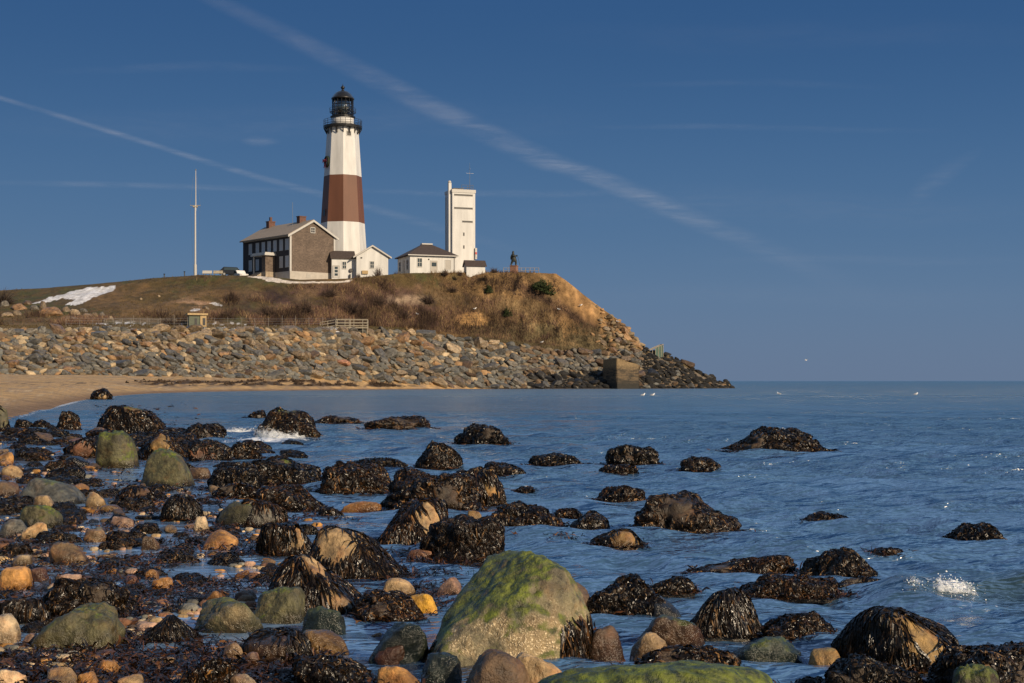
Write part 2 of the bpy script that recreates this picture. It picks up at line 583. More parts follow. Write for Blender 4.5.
for k_, v_ in ((1, -.25), (2, .35), (3, .15), (4, .95)): wmr.inputs[k_].default_value = v_
wmx = wt.nodes.new('ShaderNodeMix'); wmx.data_type = 'RGBA'
dim = wt.nodes.new('ShaderNodeVectorMath'); dim.operation = 'SCALE'; dim.inputs['Scale'].default_value = .62; wt.links.new(sky.outputs[0], dim.inputs[0])
wt.links.new(wmr.outputs[0], wmx.inputs[0]); wt.links.new(dim.outputs[0], wmx.inputs[6]); wt.links.new(scl.outputs[0], wmx.inputs[7])
wt.links.new(wmx.outputs[2], bg.inputs['Color'])
scene.view_settings.view_transform = 'Standard'
scene.view_settings.look = 'None'
scene.view_settings.exposure = 0
scene.cycles.max_bounces = 6
scene.cycles.sample_clamp_direct = 4.0
scene.cycles.sample_clamp_indirect = 4.0
scene.cycles.transparent_max_bounces = 12
# ================================================================== the headland
UK = np.array([-300, 0, 50, 100, 150, 200, 250, 300, 350, 400, 440, 470, 520, 556, 568, 582, 597, 618, 630, 642, 650, 673, 688, 703, 716, 726, 736], float)


def tab(*pairs):
    a = np.array(pairs, float)
    return np.interp(UK, a[:, 0], a[:, 1])


D0 = tab((-300, 26), (0, 42), (50, 64), (100, 108), (150, 142), (200, 163), (250, 177), (300, 188), (350, 200), (400, 211), (440, 217), (470, 221), (560, 226), (618, 228), (650, 231), (688, 234), (716, 239), (736, 244))
pf = tab((-300, 374), (0, 374.5), (100, 375), (200, 377), (300, 379), (350, 380.5), (400, 383), (440, 385), (470, 387), (520, 387.8), (736, 388))
D1 = np.maximum(tab((-300, 176), (0, 180), (100, 184), (200, 190), (300, 200), (400, 215), (470, 222), (736, 250)), D0 + .6)
D1 = np.where(UK > 460, D0 + .8, D1)
pt = tab((-300, 331), (300, 331), (350, 331.5), (400, 333), (440, 338), (500, 344), (520, 347), (560, 352), (597, 353), (618, 353), (642, 354), (650, 357), (673, 362), (688, 368), (703, 376.5), (716, 383), (726, 386), (736, 389))
D2 = D1 + tab((-300, 14), (560, 14), (618, 12), (650, 9), (688, 6), (716, 3), (736, 1.5))
pk = tab((-300, 325), (350, 325), (400, 327), (440, 334), (500, 340.5), (560, 348.5), (597, 350), (618, 349), (642, 352), (650, 355.5), (673, 361), (688, 367.5), (703, 376), (716, 382.8), (726, 385.8), (736, 389))
D3 = D2 + tab((-300, 7), (350, 7), (440, 3), (500, 2), (736, 1))
pc = tab((-300, 292), (0, 290.5), (50, 287.5), (100, 283.5), (150, 278.5), (200, 275), (240, 274.5), (270, 277.5), (300, 279.5), (340, 279), (370, 277), (400, 273.5), (440, 272.5), (520, 272), (545, 272.5), (556, 273.5), (568, 282), (582, 293.5), (597, 305), (618, 319.5), (630, 330), (642, 345), (650, 352), (673, 359), (688, 365.8), (703, 374.4), (716, 382), (726, 385.3), (736, 388.8))
D4 = np.maximum(tab((-300, 236), (350, 238), (400, 243), (470, 251), (600, 252), (642, 247), (673, 244), (716, 245), (736, 247)), D3 + 1.5)


def zof(py, D): return EYE + (HZ - py) / F * D


Z0 = np.zeros_like(UK); Z1 = np.maximum(zof(pf, D1), .02); Z2 = zof(pt, D2); Z3 = zof(pk, D3); Z4 = zof(pc, D4)
flat = 1 - sstep(535, 575, UK)
D5 = D4 + 12 + flat * 55
Z5 = Z4 + .5 * flat - (1 - flat) * np.minimum(7, Z4 + 1)
D6 = D5 + 45
Z6 = np.full_like(UK, -2.0)
KD = np.array([D0 - 9, D0, D1, D2, D3, D4, D5, D6]); KZ = np.array([Z0 - .9, Z0, Z1, Z2, Z3, Z4, Z5, Z6])


def terr(u, s, noise=True):
    """surface point for column u and profile parameter s (0 sea bed .. 1 shore .. 2 rock foot .. 3 rock top .. 4 path .. 5 crest .. 7 back)"""
    u = np.asarray(u, float); s = np.asarray(s, float)
    i = np.clip(np.floor(s).astype(int), 0, 6); f = s - i
    kd = np.array([np.interp(u, UK, KD[k]) for k in range(8)]); kz = np.array([np.interp(u, UK, KZ[k]) for k in range(8)])
    idx = np.arange(len(u))
    D = kd[i, idx] * (1 - f) + kd[i + 1, idx] * f
    z = kz[i, idx] * (1 - f) + kz[i + 1, idx] * f
    X = (u - CX) / F * D
    if noise:
        P = np.stack([X, D, z], 1)
        g = fbm(P * .16, 4) * 1.0
        g2 = fbm(P * np.array([.5, .12, .25]) + 40, 3)
        slope = sstep(3.9, 4.2, s) * (1 - sstep(4.86, 5.02, s))
        z = z + slope * (g * (.45 + .5 * sstep(430, 520, u)) * .8 + g2 * .95 * sstep(440, 520, u))
        z = z + .05 * g * sstep(1.05, 1.5, s) * (1 - slope)
        # hollow of the slope
        z = z - slope * .8 * np.sin(np.pi * np.clip(s - 4, 0, 1)) * (1 - sstep(380, 520, u))
    return X, D, z


us = np.arange(-300, 737, 1.6)
ss = np.concatenate([np.linspace(0, 1, 12, endpoint=False), np.linspace(1, 2, 40, endpoint=False), np.linspace(2, 3, 24, endpoint=False),
                     np.linspace(3, 4, 14, endpoint=False), np.linspace(4, 5, 80, endpoint=False), np.linspace(5, 6, 14, endpoint=False), np.linspace(6, 7, 8)])
UU, SS = np.meshgrid(us, ss)
u_, s_ = UU.ravel(), SS.ravel()
X, D, Zt = terr(u_, s_)
PY = HZ - (Zt - EYE) / D * F
P3 = np.stack([X, D, Zt], 1)
na = fbm(P3 * .07 + 5, 5); nb = fbm(P3 * .35 + 9, 4); nc = fbm(P3 * np.array([1.2, .3, .6]) + 3, 4)


def mixc(a, b, f): return a * (1 - f[:, None]) + np.array(b) * f[:, None]


c = np.tile(np.array([.082, .056, .022]), (len(u_), 1))                                  # hill grass
c = mixc(c, (.135, .082, .034), sstep(-.1, .5, na + .5 * nb))
c = mixc(c, (.055, .06, .018), sstep(.15, .6, nb - na) * .7)
brush = sstep(205, 290, u_) * (1 - sstep(520, 570, u_)) * sstep(280, 290, PY + nb * 6) * (1 - sstep(326, 338, PY))
clump = fbm(P3 * np.array([.22, .12, .25]) + 61, 3)
c = mixc(c, (.078, .043, .034), brush * sstep(-.55, .2, na + nb * .5))
c = mixc(c, (.032, .019, .017), brush * sstep(.0, .5, clump) * .85)
c = mixc(c, (.15, .095, .05), brush * sstep(.05, .5, -clump) * .7)
straw = sstep(425, 470, u_ + 25 * na) * (1 - sstep(291, 301, PY + 8 * nb)) * sstep(2.5, 4.2, s_)
c = mixc(c, (.23, .14, .06), straw * .85)
face = sstep(455, 520, u_ + 20 * na) * sstep(292, 305, PY + 10 * nb) * sstep(3, 3.9, s_)
c = mixc(c, (.20, .135, .066), face * .8)
c = mixc(c, (.12, .10, .05), face * sstep(320, 333, PY + 8 * nb) * sstep(-.2, .5, nb + .2) * .8)
# bare orange flank on the right, with a band of shade painted dark through it
flank = sstep(545, 560, u_ - (PY - 275) * .1) * sstep(3.2, 4, s_) * (1 - sstep(326, 340, PY + 6 * nb))
c = mixc(c, (.28, .165, .07), flank * .9)
c = mixc(c, (.27, .155, .065), np.clip(1.5 - 1.2 * (((u_ - 584 - (PY - 308) * .45) / 9) ** 2 + ((PY - 308) / 18) ** 2), 0, 1) * sstep(3.2, 4, s_))
streak = np.exp(-((PY - (279 + (u_ - 508) * .58 + 4 * nb)) / 7.5) ** 2) * sstep(500, 525, u_) * (1 - sstep(592, 606, u_))
c = mixc(c, (.075, .042, .028), streak * .85)
ero = np.exp(-((u_ - 473) / 15) ** 2 - ((PY - 320) / 6.5) ** 2) * 1.6 * (1 + .5 * nc)
c = mixc(c, (.40, .23, .085), np.clip(ero * 1.3, 0, 1) * sstep(3, 3.6, s_) * (.75 + .25 * np.sin(PY * 2.6 + nb * 2)))
ero2 = np.exp(-((u_ - 408) / 22) ** 2 - ((PY - 300) / 4.5) ** 2) * (1 + nc)
c = mixc(c, (.33, .24, .16), np.clip(ero2, 0, 1) * .8 * sstep(3, 4, s_))
rub = np.exp(-((u_ - 200) / 22) ** 2 - ((PY - 303) / 5.5) ** 2)
c = mixc(c, (.32, .2, .12), np.clip(rub * 1.4 * sstep(-.2, .5, nb), 0, 1) * sstep(4, 4.1, s_))
# soil under the armour rocks, path shelf
c = mixc(c, (.15, .12, .085), sstep(2.0, 2.05, s_) * (1 - sstep(3.1, 3.3, s_)))
c = mixc(c, (.20, .15, .09), sstep(3.1, 3.3, s_) * (1 - sstep(3.95, 4.1, s_)) * .6 * (1 - sstep(300, 420, u_)))
# beach
bt = np.clip(s_ - 1, 0, 1)
sand = (s_ < 2.02)
gr = fbm(P3 * np.array([.9, .22, 1]) + 31, 5)
sc_ = np.tile(np.array([.47, .30, .135]), (len(u_), 1))
sc_ = mixc(sc_, (.36, .245, .14), sstep(-.3, .4, gr))
sc_ = mixc(sc_, (.54, .40, .24), sstep(.35, .8, gr) * (1 - sstep(150, 260, u_)))
sc_ = mixc(sc_, (.20, .125, .07), (1 - sstep(.02, .22, bt)))
wrack = 1.3 * np.exp(-((bt - (.55 + .05 * nb)) / .17) ** 2) * sstep(115, 170, u_) * (1 - sstep(390, 430, u_)) * sstep(-.25, .15, gr + .25)
wrack = np.maximum(wrack, np.exp(-((bt - .78) / .1) ** 2) * sstep(.0, .3, gr) * sstep(230, 260, u_) * (1 - sstep(370, 400, u_)))
wrack = np.maximum(wrack, .7 * np.exp(-((bt - .5) / .09) ** 2) * sstep(.1, .5, gr) * (1 - sstep(100, 140, u_)))
sc_ = mixc(sc_, (.05, .032, .02), np.clip(wrack * 1.1, 0, .95))
sc_ = mixc(sc_, (.06, .045, .03), sstep(470, 500, u_))
c = np.where(sand[:, None], sc_, c)
gul = fbm(P3 * np.array([.5, .12, .25]) + 40, 3)
c = c * (1 + .6 * gul * sstep(430, 500, u_) * sstep(3.9, 4.2, s_))[:, None]
# snow
from math import inf


def seg_band(pts, wob):
    """vertices inside the polygon pts (u, row), edges wobbling"""
    x, y = u_ + wob * nb * 2, PY + wob * nc
    ins = np.zeros(len(u_), bool)
    n = len(pts)
    for i in range(n):
        (x0, y0), (x1, y1) = pts[i], pts[(i + 1) % n]
        cnd = ((y0 > y) != (y1 > y))
        ins ^= cnd & (x < (x1 - x0) * (y - y0) / (y1 - y0 + 1e-9) + x0)
    return ins.astype(float)


onhill = sstep(3.95, 4.05, s_) * (s_ < 5.01)
snow = seg_band([(29, 303.5), (45, 299), (60, 294.5), (88, 287.5), (116, 285.5), (113, 291), (95, 297), (82, 303.5), (72, 305.5), (64, 304.5), (76, 300), (62, 298.5), (45, 303)], .9)
snow = np.maximum(snow, seg_band([(210, 303.5), (213, 301.5), (218, 303.5), (222, 306), (215, 305.5)], .8) * .7)
snow = np.maximum(snow, seg_band([(190, 310.5), (193, 308.5), (201, 309), (200, 311)], .8))
snow = snow * onhill
shelf = sstep(3.0, 3.15, s_) * (1 - sstep(4.0, 4.1, s_))
snow = np.maximum(snow, shelf * sstep(.1, .25, nc + .3 * nb - .12) * sstep(60, 110, u_) * (1 - sstep(250, 300, u_)))
snow = np.maximum(snow, seg_band([(314, 332), (318, 327), (332, 326.5), (350, 331), (345, 334), (330, 331)], .5) * (s_ > 2.9))
c = mixc(c, (.70, .70, .72), np.clip(snow, 0, 1) * sstep(-1.15, -.7, nb + .6 * nc) * (.8 + .2 * sstep(-.3, .3, nc)))
# pale path by the brick house and along the cottages
path = seg_band([(247, 276.5), (262, 276), (277, 278.5), (292, 281.5), (340, 281.5), (352, 279.5), (350, 282), (330, 283), (290, 283.5), (268, 281.5), (262, 279)], .25) * (s_ > 4.5)
c = mixc(c, (.62, .56, .5), path * .9)
nrow, ncol = len(ss), len(us)
I = np.arange(nrow * ncol).reshape(nrow, ncol)
Fc = np.stack([I[:-1, :-1], I[:-1, 1:], I[1:, 1:], I[1:, :-1]], -1).reshape(-1, 4)
hl = obj('headland_terrain', np_mesh('headland_terrain', P3, Fc, M['terrain'], True, np.clip(c, 0, 1)))
tag(hl, kind='structure')


def hill_at(u, py):
    """point of the hillside seen in column u at row py (searched on the profile between rock foot and crest)"""
    sv = np.linspace(1.0, 5.0, 900)
    x, d, z = terr(np.full_like(sv, u), sv)
    rows = HZ - (z - EYE) / d * F
    k = np.argmin(np.abs(rows - py))
    return Vector((x[k], d[k], z[k])), sv[k]


# ------------------------------------------------------------------ armour rocks
_ico = {}


def ico(sub):
    if sub not in _ico:
        bm = bmesh.new(); bmesh.ops.create_icosphere(bm, subdivisions=sub, radius=1)
        V = np.array([v.co[:] for v in bm.verts]); Fa = np.array([[v.index for v in f.verts] for f in bm.faces])
        bm.free(); _ico[sub] = (V / np.linalg.norm(V, axis=1)[:, None], Fa)
    return _ico[sub]


def rock_shape(seed, sub, planes=16, p=10, rough=.06, fine=.015):
    """unit rock: a softened random polytope with fractal relief, fitted to the box [-1,1]^3"""
    V, Fa = ico(sub)
    r_ = np.random.default_rng(seed)
    n = r_.normal(size=(planes, 3)); n /= np.linalg.norm(n, axis=1)[:, None]
    n = np.concatenate([n, np.eye(3), -np.eye(3)])
    o = np.concatenate([r_.uniform(.72, 1.05, planes), np.full(6, 1.0)])
    q = np.maximum(V @ n.T, 1e-4) / o
    r = 1 / (np.sum(q ** p, 1) ** (1 / p))
    P = V * r[:, None]
    if rough:
        P = P * (1 + rough * fbm(V * 1.7 + seed * 3.1, 3) + fine * 1.5 * fbm(V * 7 + seed, 3))[:, None]
    lo, hi = P.min(0), P.max(0)
    return (P - (lo + hi) / 2) / ((hi - lo) / 2), Fa


ARMOUR = []
for k in range(14):
    P, Fa = rock_shape(100 + k, 3, 7, 30, .06, .03)
    ARMOUR.append((P, Fa, np_mesh('armour_rock', P * np.array([1, .85, .8]), Fa, M['rock'], False)))
CLR = {'slate': (.128, .126, .113), 'grey': (.165, .152, .125), 'tan': (.225, .172, .108), 'orange': (.31, .19, .095), 'cream': (.40, .31, .195), 'dark': (.02, .019, .018), 'brown': (.15, .10, .06), 'salmon': (.52, .26, .15)}
ZONES = [(140, 'revetment at the left'), (330, 'revetment under the wire fence'), (470, 'revetment right of the timber platform'), (600, 'rock bank under the bare bluff'), (900, 'tip of the point')]


def zone(u):
    for lim, nm in ZONES:
        if u < lim: return nm


cand = []
special = [  # column, row, width, height in the photo's pixels, colour, label
    (343, 363.5, 15, 8, 'salmon', 'large salmon-pink block low in the rock revetment above the sand'),
    (434.5, 360, 10, 8, 'cream', 'pale cream block low in the revetment, brightest on the slope'),
    (414.5, 344, 12, 9, 'orange', 'round orange block high in the revetment right of the platform'),
    (494, 343.5, 10, 8, 'cream', 'cream white boulder at the top of the rocks under the bluff'),
    (476, 372, 12, 10, 'tan', 'big tan block near the water at the end of the sand'),
    (223, 356, 11, 9, 'orange', 'bright orange block halfway up the revetment below the hut'),
    (227, 368, 10, 8, 'cream', 'pale tan block at the foot of the revetment below the bright orange one'),
    (145, 345, 13, 7, 'orange', 'flat orange block at the top of the revetment left of the hut'),
    (68, 340, 11, 8, 'orange', 'small orange block at the top left of the revetment'),
]
spots = []
for (u, py, w_, h_, cl, lb) in special:
    spots.append((u, py, w_, h_, cl, lb))
rr = np.random.default_rng(21)
tries = 0
grid = {}


def clear(u, py, w_):
    for du in (-1, 0, 1):
        for dv in (-1, 0, 1):
            for (a, b, ww) in grid.get((int(u // 14) + du, int(py // 14) + dv), ()):
                if ((u - a) / .62) ** 2 + ((py - b) / .45) ** 2 < ((ww + w_) / 2) ** 2: return False
    return True


for (u, py, w_, *_r) in spots: grid.setdefault((int(u // 14), int(py // 14)), []).append((u, py, w_))
for size_lo, size_hi, N in ((12, 17, 110), (8.5, 12, 1300), (6.5, 8.5, 7000), (4.2, 6.5, 26000), (2.6, 4.2, 26000)):
    uu = rr.uniform(-290, 734, N); tt = rr.uniform(1.98, 3.12, N)
    tt = np.where(rr.random(N) < sstep(585, 640, uu) * .6, rr.uniform(3, 4.98, N), tt)
    tt = np.where((uu < 440) & (tt > 3.06), 2.9, tt)
    x, d, z = terr(uu, tt)
    rows = HZ - (z - EYE) / d * F
    for k in range(N):
        w_ = rr.uniform(size_lo, size_hi) * (1 if uu[k] < 500 else .85 if uu[k] < 640 else .75)
        if uu[k] > 712 and w_ > 5: continue
        if 440 < uu[k] < 600 and tt[k] > 3.0 and rr.random() < .8: continue
        if not clear(uu[k], rows[k], w_): continue
        # grey foot, tan shoulders
        f = tt[k] - 2
        q = rr.random()
        if uu[k] > 642 or (uu[k] > 530 and rows[k] > 374): cl = 'dark' if q < .84 else 'brown' if q < .93 else 'slate'
        elif uu[k] > 590 and rows[k] < 352: cl = 'orange' if q < .3 else 'tan' if q < .7 else 'brown'
        elif uu[k] > 520: cl = 'slate' if q < .3 else 'brown' if q < .62 else 'tan' if q < .8 else 'grey'
        else:
            warm = .28 + .42 * sstep(.3, .7, np.array(f)) * (1 - .5 * sstep(300, 480, np.array(uu[k])))
            cl = ('tan' if rr.random() < .6 else 'orange' if rr.random() < .45 else 'cream') if q < warm * .88 else 'slate' if rr.random() < .6 else 'grey' if rr.random() < .7 else 'brown'
        grid.setdefault((int(uu[k] // 14), int(rows[k] // 14)), []).append((uu[k], rows[k], w_))
        spots.append((uu[k], rows[k], w_, None, cl, None, (x[k], d[k], z[k])))
spots_sp = spots[:len(special)]
rest = sorted(spots[len(special):], key=lambda t: -(t[2] * (1 if 0 <= t[0] <= 1024 else 0)))
far_v, far_f, far_c, off = [], [], [], 0
CN = {'slate': 'slate grey', 'grey': 'pale grey', 'tan': 'tan', 'orange': 'orange', 'cream': 'cream', 'dark': 'black wet', 'brown': 'brown'}
for i, sp in enumerate(spots_sp + rest):
    u, py, w_, h_, cl, lb = sp[:6]
    if len(sp) > 6: pos = Vector(sp[6])
    else: pos, _s = hill_at(u, py)
    half = w_ / F * pos.y / 2
    sc = Vector((half * rr.uniform(.95, 1.35), half * rr.uniform(.9, 1.3), (h_ / w_ if h_ else rr.uniform(.6, .95)) * half * 1.05))
    e = (rr.uniform(-.5, .7), rr.uniform(-.35, .65), rr.uniform(-.6, .6) + (3.1416 if rr.random() < .5 else 0))
    if e[2] > 1.5: e = (e[0], -e[1], e[2])
    if h_: e = (0, 0, rr.uniform(-.5, .5))
    tint = np.array(CLR[cl]) * rr.uniform(.75, 1.25)
    if i < 290 + len(special):
        o = bpy.data.objects.new('armour_rock', ARMOUR[i % 14][2]); COL.objects.link(o)
        o.location = pos + Vector((0, half * .1, half * .1)); o.scale = sc; o.rotation_euler = e
        o.color = tuple(tint) + (1,)
        o['wetline'] = .25 if u > 470 else -5.0
        tag(o, lb or '%s angular armour rock in the %s' % (CN[cl], zone(u)), 'rock', 'armour rocks of the revetment: %s, %s' % (CN[cl], zone(u)) if not lb else 'armour rocks picked out by colour')
    else:
        P, Fa = ARMOUR[i % 14][:2]
        P, Fa = rock_shape(100 + i % 14, 2, 7, 30, .06, .03)
        mt = Matrix.LocRotScale(pos + Vector((0, half * .1, half * .1)), __import__('mathutils').Euler(e), sc)
        A = np.array(mt)
        far_v.append((P * np.array([1, .85, .8])) @ A[:3, :3].T + A[:3, 3]); far_f.append(Fa + off); off += len(P)
        far_c.append(np.tile(tint, (len(P), 1)))
o = obj('riprap', np_mesh('riprap', np.concatenate(far_v), np.concatenate(far_f), M['riprap_far'], False, np.clip(np.concatenate(far_c), 0, 1)))
tag(o, 'smaller broken stones filling the gaps of the rock revetment', 'stones', kind='stuff')
print('armour rocks', len(spots))

ROUND = []
for k in range(5):
    P, Fa = rock_shape(150 + k, 3, 10, 8, .09, .03)
    P = P * (1 - .25 * np.clip(P[:, 2:3], 0, 1) * np.array([1, 1, 0]))
    ROUND.append(np_mesh('terrace_boulder', P, Fa, M['rock'], False))
# boulders on the terrace at the far left and stray stones on the hill
TERR = [(5, 306, 9, 8, 'grey', 'grey boulder at the left edge of the hill terrace'), (19, 308.5, 16, 7, 'orange', 'flat orange boulder on the terrace under the dark thicket'), (17, 314.5, 9, 6, 'tan', 'small tan boulder below the flat orange one on the terrace'),
        (35, 309.5, 9, 6, 'grey', 'pale grey boulder between the two orange boulders on the terrace'), (43, 307, 7, 9, 'tan', 'upright tan boulder behind the big orange boulder on the terrace'), (52, 314.5, 24, 11, 'orange', 'big rounded orange boulder on the terrace below the snow patch'),
        (66, 311, 9, 7, 'tan', 'tan boulder touching the right of the big orange boulder'), (75, 314, 11, 7, 'cream', 'cream boulder right of the big orange boulder on the terrace'), (72, 319.5, 13, 4, 'tan', 'low flat tan rock in front of the cream terrace boulder'),
        (88, 318.5, 13, 7, 'cream', 'broad cream boulder toward the right end of the terrace boulders'), (95, 317, 7, 7, 'tan', 'upright tan boulder leaning on the broad cream one'), (102, 316, 7, 6, 'grey', 'grey round boulder second from the right end of the terrace row'),
        (111, 319.5, 5, 5, 'cream', 'small cream boulder last at the right of the terrace row'), (84, 312, 8, 5, 'grey', 'dull grey boulder behind the cream ones on the terrace'), (27, 304, 9, 5, 'brown', 'brown boulder half hidden at the foot of the dark thicket'), (8, 316, 12, 5, 'cream', 'snow dusted pale rock at the left edge below the terrace'),
        (141, 299, 3, 2.2, 'cream', 'small pale stone alone in the grass below the flagpole, left one'), (159, 296.5, 3, 2.2, 'cream', 'small pale stone alone in the grass below the flagpole, right one'), (206, 309, 7, 4, 'tan', 'tan rock in the rubble scar behind the green hut')]
for i, (u, py, w_, h_, cl, lb) in enumerate(TERR):
    pos, _s = hill_at(u, py)
    half = w_ / F * pos.y / 2
    o = bpy.data.objects.new('terrace_boulder', ROUND[i % 5]); COL.objects.link(o)
    o.location = pos + Vector((0, 0, half * .05)); o.scale = (half * 1.05, half * .9, h_ / F * pos.y / 2 * 1.35)
    o.rotation_euler = (0, 0, rr.uniform(-.6, .6)); o.color = CLR[cl] + (1,); o['wetline'] = -5.0
    tag(o, lb, 'boulder', 'boulders on the hill')

# ------------------------------------------------------------------ vegetation
def blades(N, upick, spick, hgt, wid, cols, lean=.6, seed=0, nseg=1):
    r_ = np.random.default_rng(seed)
    u = upick(r_, N); s = spick(r_, N)
    x, d, z = terr(u, s)
    return x, d, z, u, r_


def blade_mesh(x, d, z, h, wd, colr, r_, lean):
    N = len(x)
    az = r_.uniform(0, 2 * np.pi, N)
    ln = r_.uniform(.1, 1, N) * lean
    tip = np.stack([np.cos(az) * ln * h, np.sin(az) * ln * h, h * np.sqrt(np.maximum(.08, 1 - ln ** 2))], 1)
    side = r_.uniform(0, np.pi, N)
    sd = np.stack([np.cos(side), np.sin(side) * .4, np.zeros(N)], 1) * wd[:, None] / 2
    B = np.stack([x, d, z - .05], 1)
    mid = B + tip * .55 + np.stack([r_.normal(size=N), r_.normal(size=N), np.zeros(N)], 1) * (h * .08)[:, None]
    V = np.stack([B - sd, B + sd, mid + sd * .7, mid - sd * .7, B + tip], 1).reshape(-1, 3)
    k = np.arange(N)[:, None] * 5
    F4 = np.concatenate([k + np.array([0, 1, 2]), k + np.array([0, 2, 3]), k + np.array([3, 2, 4])], 0)
    return V, F4, np.repeat(colr, 5, 0)


def stuff(name, label, cat, V, Fa, C):
    o = obj(name, np_mesh(name, V, Fa, M['blade'], False, np.clip(C, 0, 1)))
    return tag(o, label, cat, kind='stuff')


def tint(base, N, r_, v=.35): return np.array(base)[None] * (1 + r_.uniform(-v, v, N))[:, None]


r_ = np.random.default_rng(31)
# dry brush: twigs gathered in clumps on the slope between hill and path, thick to the right
N = 90000
u = r_.uniform(-40, 560, N); s = r_.uniform(3.9, 4.99, N)
x, d, z = terr(u, s)
dens = fbm(np.stack([x, d, z], 1) * .13 + 2, 3)
pyr = HZ - (z - EYE) / d * F
keep = (dens + .9 * sstep(190, 320, u) - .55 * sstep(440, 500, u) * (pyr < 300) + .9 * np.exp(-((u - 200) / 600) ** 2) * sstep(306, 316, pyr) - .95 + r_.normal(size=N) * .12) > 0
keep &= ~((u > 20) & (u < 125) & (pyr < 307))
keep &= ~((u > 230) & (u < 350) & (pyr < 286))
bare_ = (((u - 473) / 17) ** 2 + ((pyr - 320) / 7.5) ** 2 < 1) | (((u - 408) / 24) ** 2 + ((pyr - 300) / 5.5) ** 2 < 1) | (((u - 200) / 24) ** 2 + ((pyr - 303) / 6.5) ** 2 < 1)
keep &= ~(bare_ & (r_.random(N) < .85))
x, d, z, u, pyr = x[keep], d[keep], z[keep], u[keep], pyr[keep]
n = len(x)
hh = r_.uniform(.35, 1.15, n) * (1 - .5 * (pyr < 280))
cl = tint((.074, .041, .033), n, r_, .45)
m_ = r_.random(n) < .3
cl[m_] = tint((.17, .115, .06), int(m_.sum()), r_)
cp = fbm(np.stack([x, d, z], 1) * np.array([.22, .12, .25]) + 61, 3)
cl = cl * (1 - .5 * sstep(0, .5, cp) + .9 * sstep(.05, .5, -cp))[:, None]
hh = hh * (1 + .8 * sstep(.1, .6, cp))
V, Fa, C = blade_mesh(x, d, z, hh, r_.uniform(.03, .10, n), cl, r_, .95)
stuff('dry_brush', 'brown leafless winter brush covering the slope below the cottages', 'brush', V, Fa, C)
# dry grass: straw on the bluff and olive on the hill
N = 120000
u = r_.uniform(-40, 640, N); s = r_.uniform(3.3, 5.02, N)
x, d, z = terr(u, s)
pyr = HZ - (z - EYE) / d * F
keep = ~((u > 26) & (u < 120) & (pyr < 307)) & ~((u > 225) & (u < 355) & (pyr < 284)) & ~((u > 545) & (pyr < 274))
keep &= r_.random(N) < (1 - .85 * (u > 540) * (pyr < 276 + (u - 508) * .58 - 3)) * (.35 + .65 * sstep(420, 460, u)) * (1 - .85 * sstep(598, 612, u))
bare_ = (((u - 473) / 17) ** 2 + ((pyr - 320) / 7.5) ** 2 < 1) | (((u - 408) / 24) ** 2 + ((pyr - 300) / 5.5) ** 2 < 1) | (((u - 584 - (pyr - 308) * .45) / 9) ** 2 + ((pyr - 308) / 18) ** 2 < 1)
keep &= ~(bare_ & (r_.random(N) < .9))
x, d, z, u, pyr = x[keep], d[keep], z[keep], u[keep], pyr[keep]
n = len(x)
gx = fbm(np.stack([x, d, z], 1) * .1 + 7, 3)
cl = tint((.092, .066, .026), n, r_, .4)
st = (u + 25 * gx > 430)
cl[st] = tint((.185, .118, .058), int(st.sum()), r_, .35)
dk = st & (np.abs(pyr - (279 + (u - 508) * .58 + 8 * gx)) < 8.5) & (u > 500)
cl[dk] = tint((.06, .036, .027), int(dk.sum()), r_, .35)  # grass tinted darker along the painted band of shade
gy = (u > 470) & (pyr > 324)
cl[gy] = tint((.135, .105, .058), int(gy.sum()), r_, .4)
gg = fbm(np.stack([x, d, z], 1) * np.array([.5, .12, .25]) + 40, 3)
cl = cl * (1 + .6 * gg * (u > 440))[:, None]
hb = np.where((u > 535) & (pyr < 276 + (u - 508) * .58), .4, 1.0)
hh = hb * np.where(st, r_.uniform(.25, .75, n), r_.uniform(.12, .3, n))
V, Fa, C = blade_mesh(x, d, z, hh, r_.uniform(.04, .12, n), cl, r_, .8)
stuff('dry_grass', 'dry winter grass on the hill and golden grass on the bluff', 'grass', V, Fa, C)


# wrack cast up along the beach
N = 30000
u = r_.uniform(-20, 430, N); s = r_.uniform(1.15, 1.95, N)
x, d, z = terr(u, s)
gq = fbm(np.stack([x, d, z], 1) * np.array([.9, .22, 1]) + 31, 5)
bq = s - 1
lines = np.exp(-((bq - .55) / .16) ** 2) * sstep(110, 170, u) * (1 - sstep(395, 430, u)) * 1.2 + np.exp(-((bq - .8) / .09) ** 2) * sstep(225, 260, u) * (1 - sstep(375, 400, u)) + .27 * np.exp(-((bq - .45) / .1) ** 2) * (1 - sstep(110, 150, u))
keep = lines * sstep(-.1, .5, gq) > r_.uniform(.25, 1.0, N)
x, d, z = x[keep], d[keep], z[keep]; n = len(x)
V, Fa, C = blade_mesh(x, d, z, r_.uniform(.08, .36, n), r_.uniform(.2, .6, n), tint((.055, .036, .024), n, r_, .6), r_, 1.0)
stuff('beach_wrack', 'dark lines of dried weed and drift cast up on the sandy beach', 'wrack', V, Fa, C)


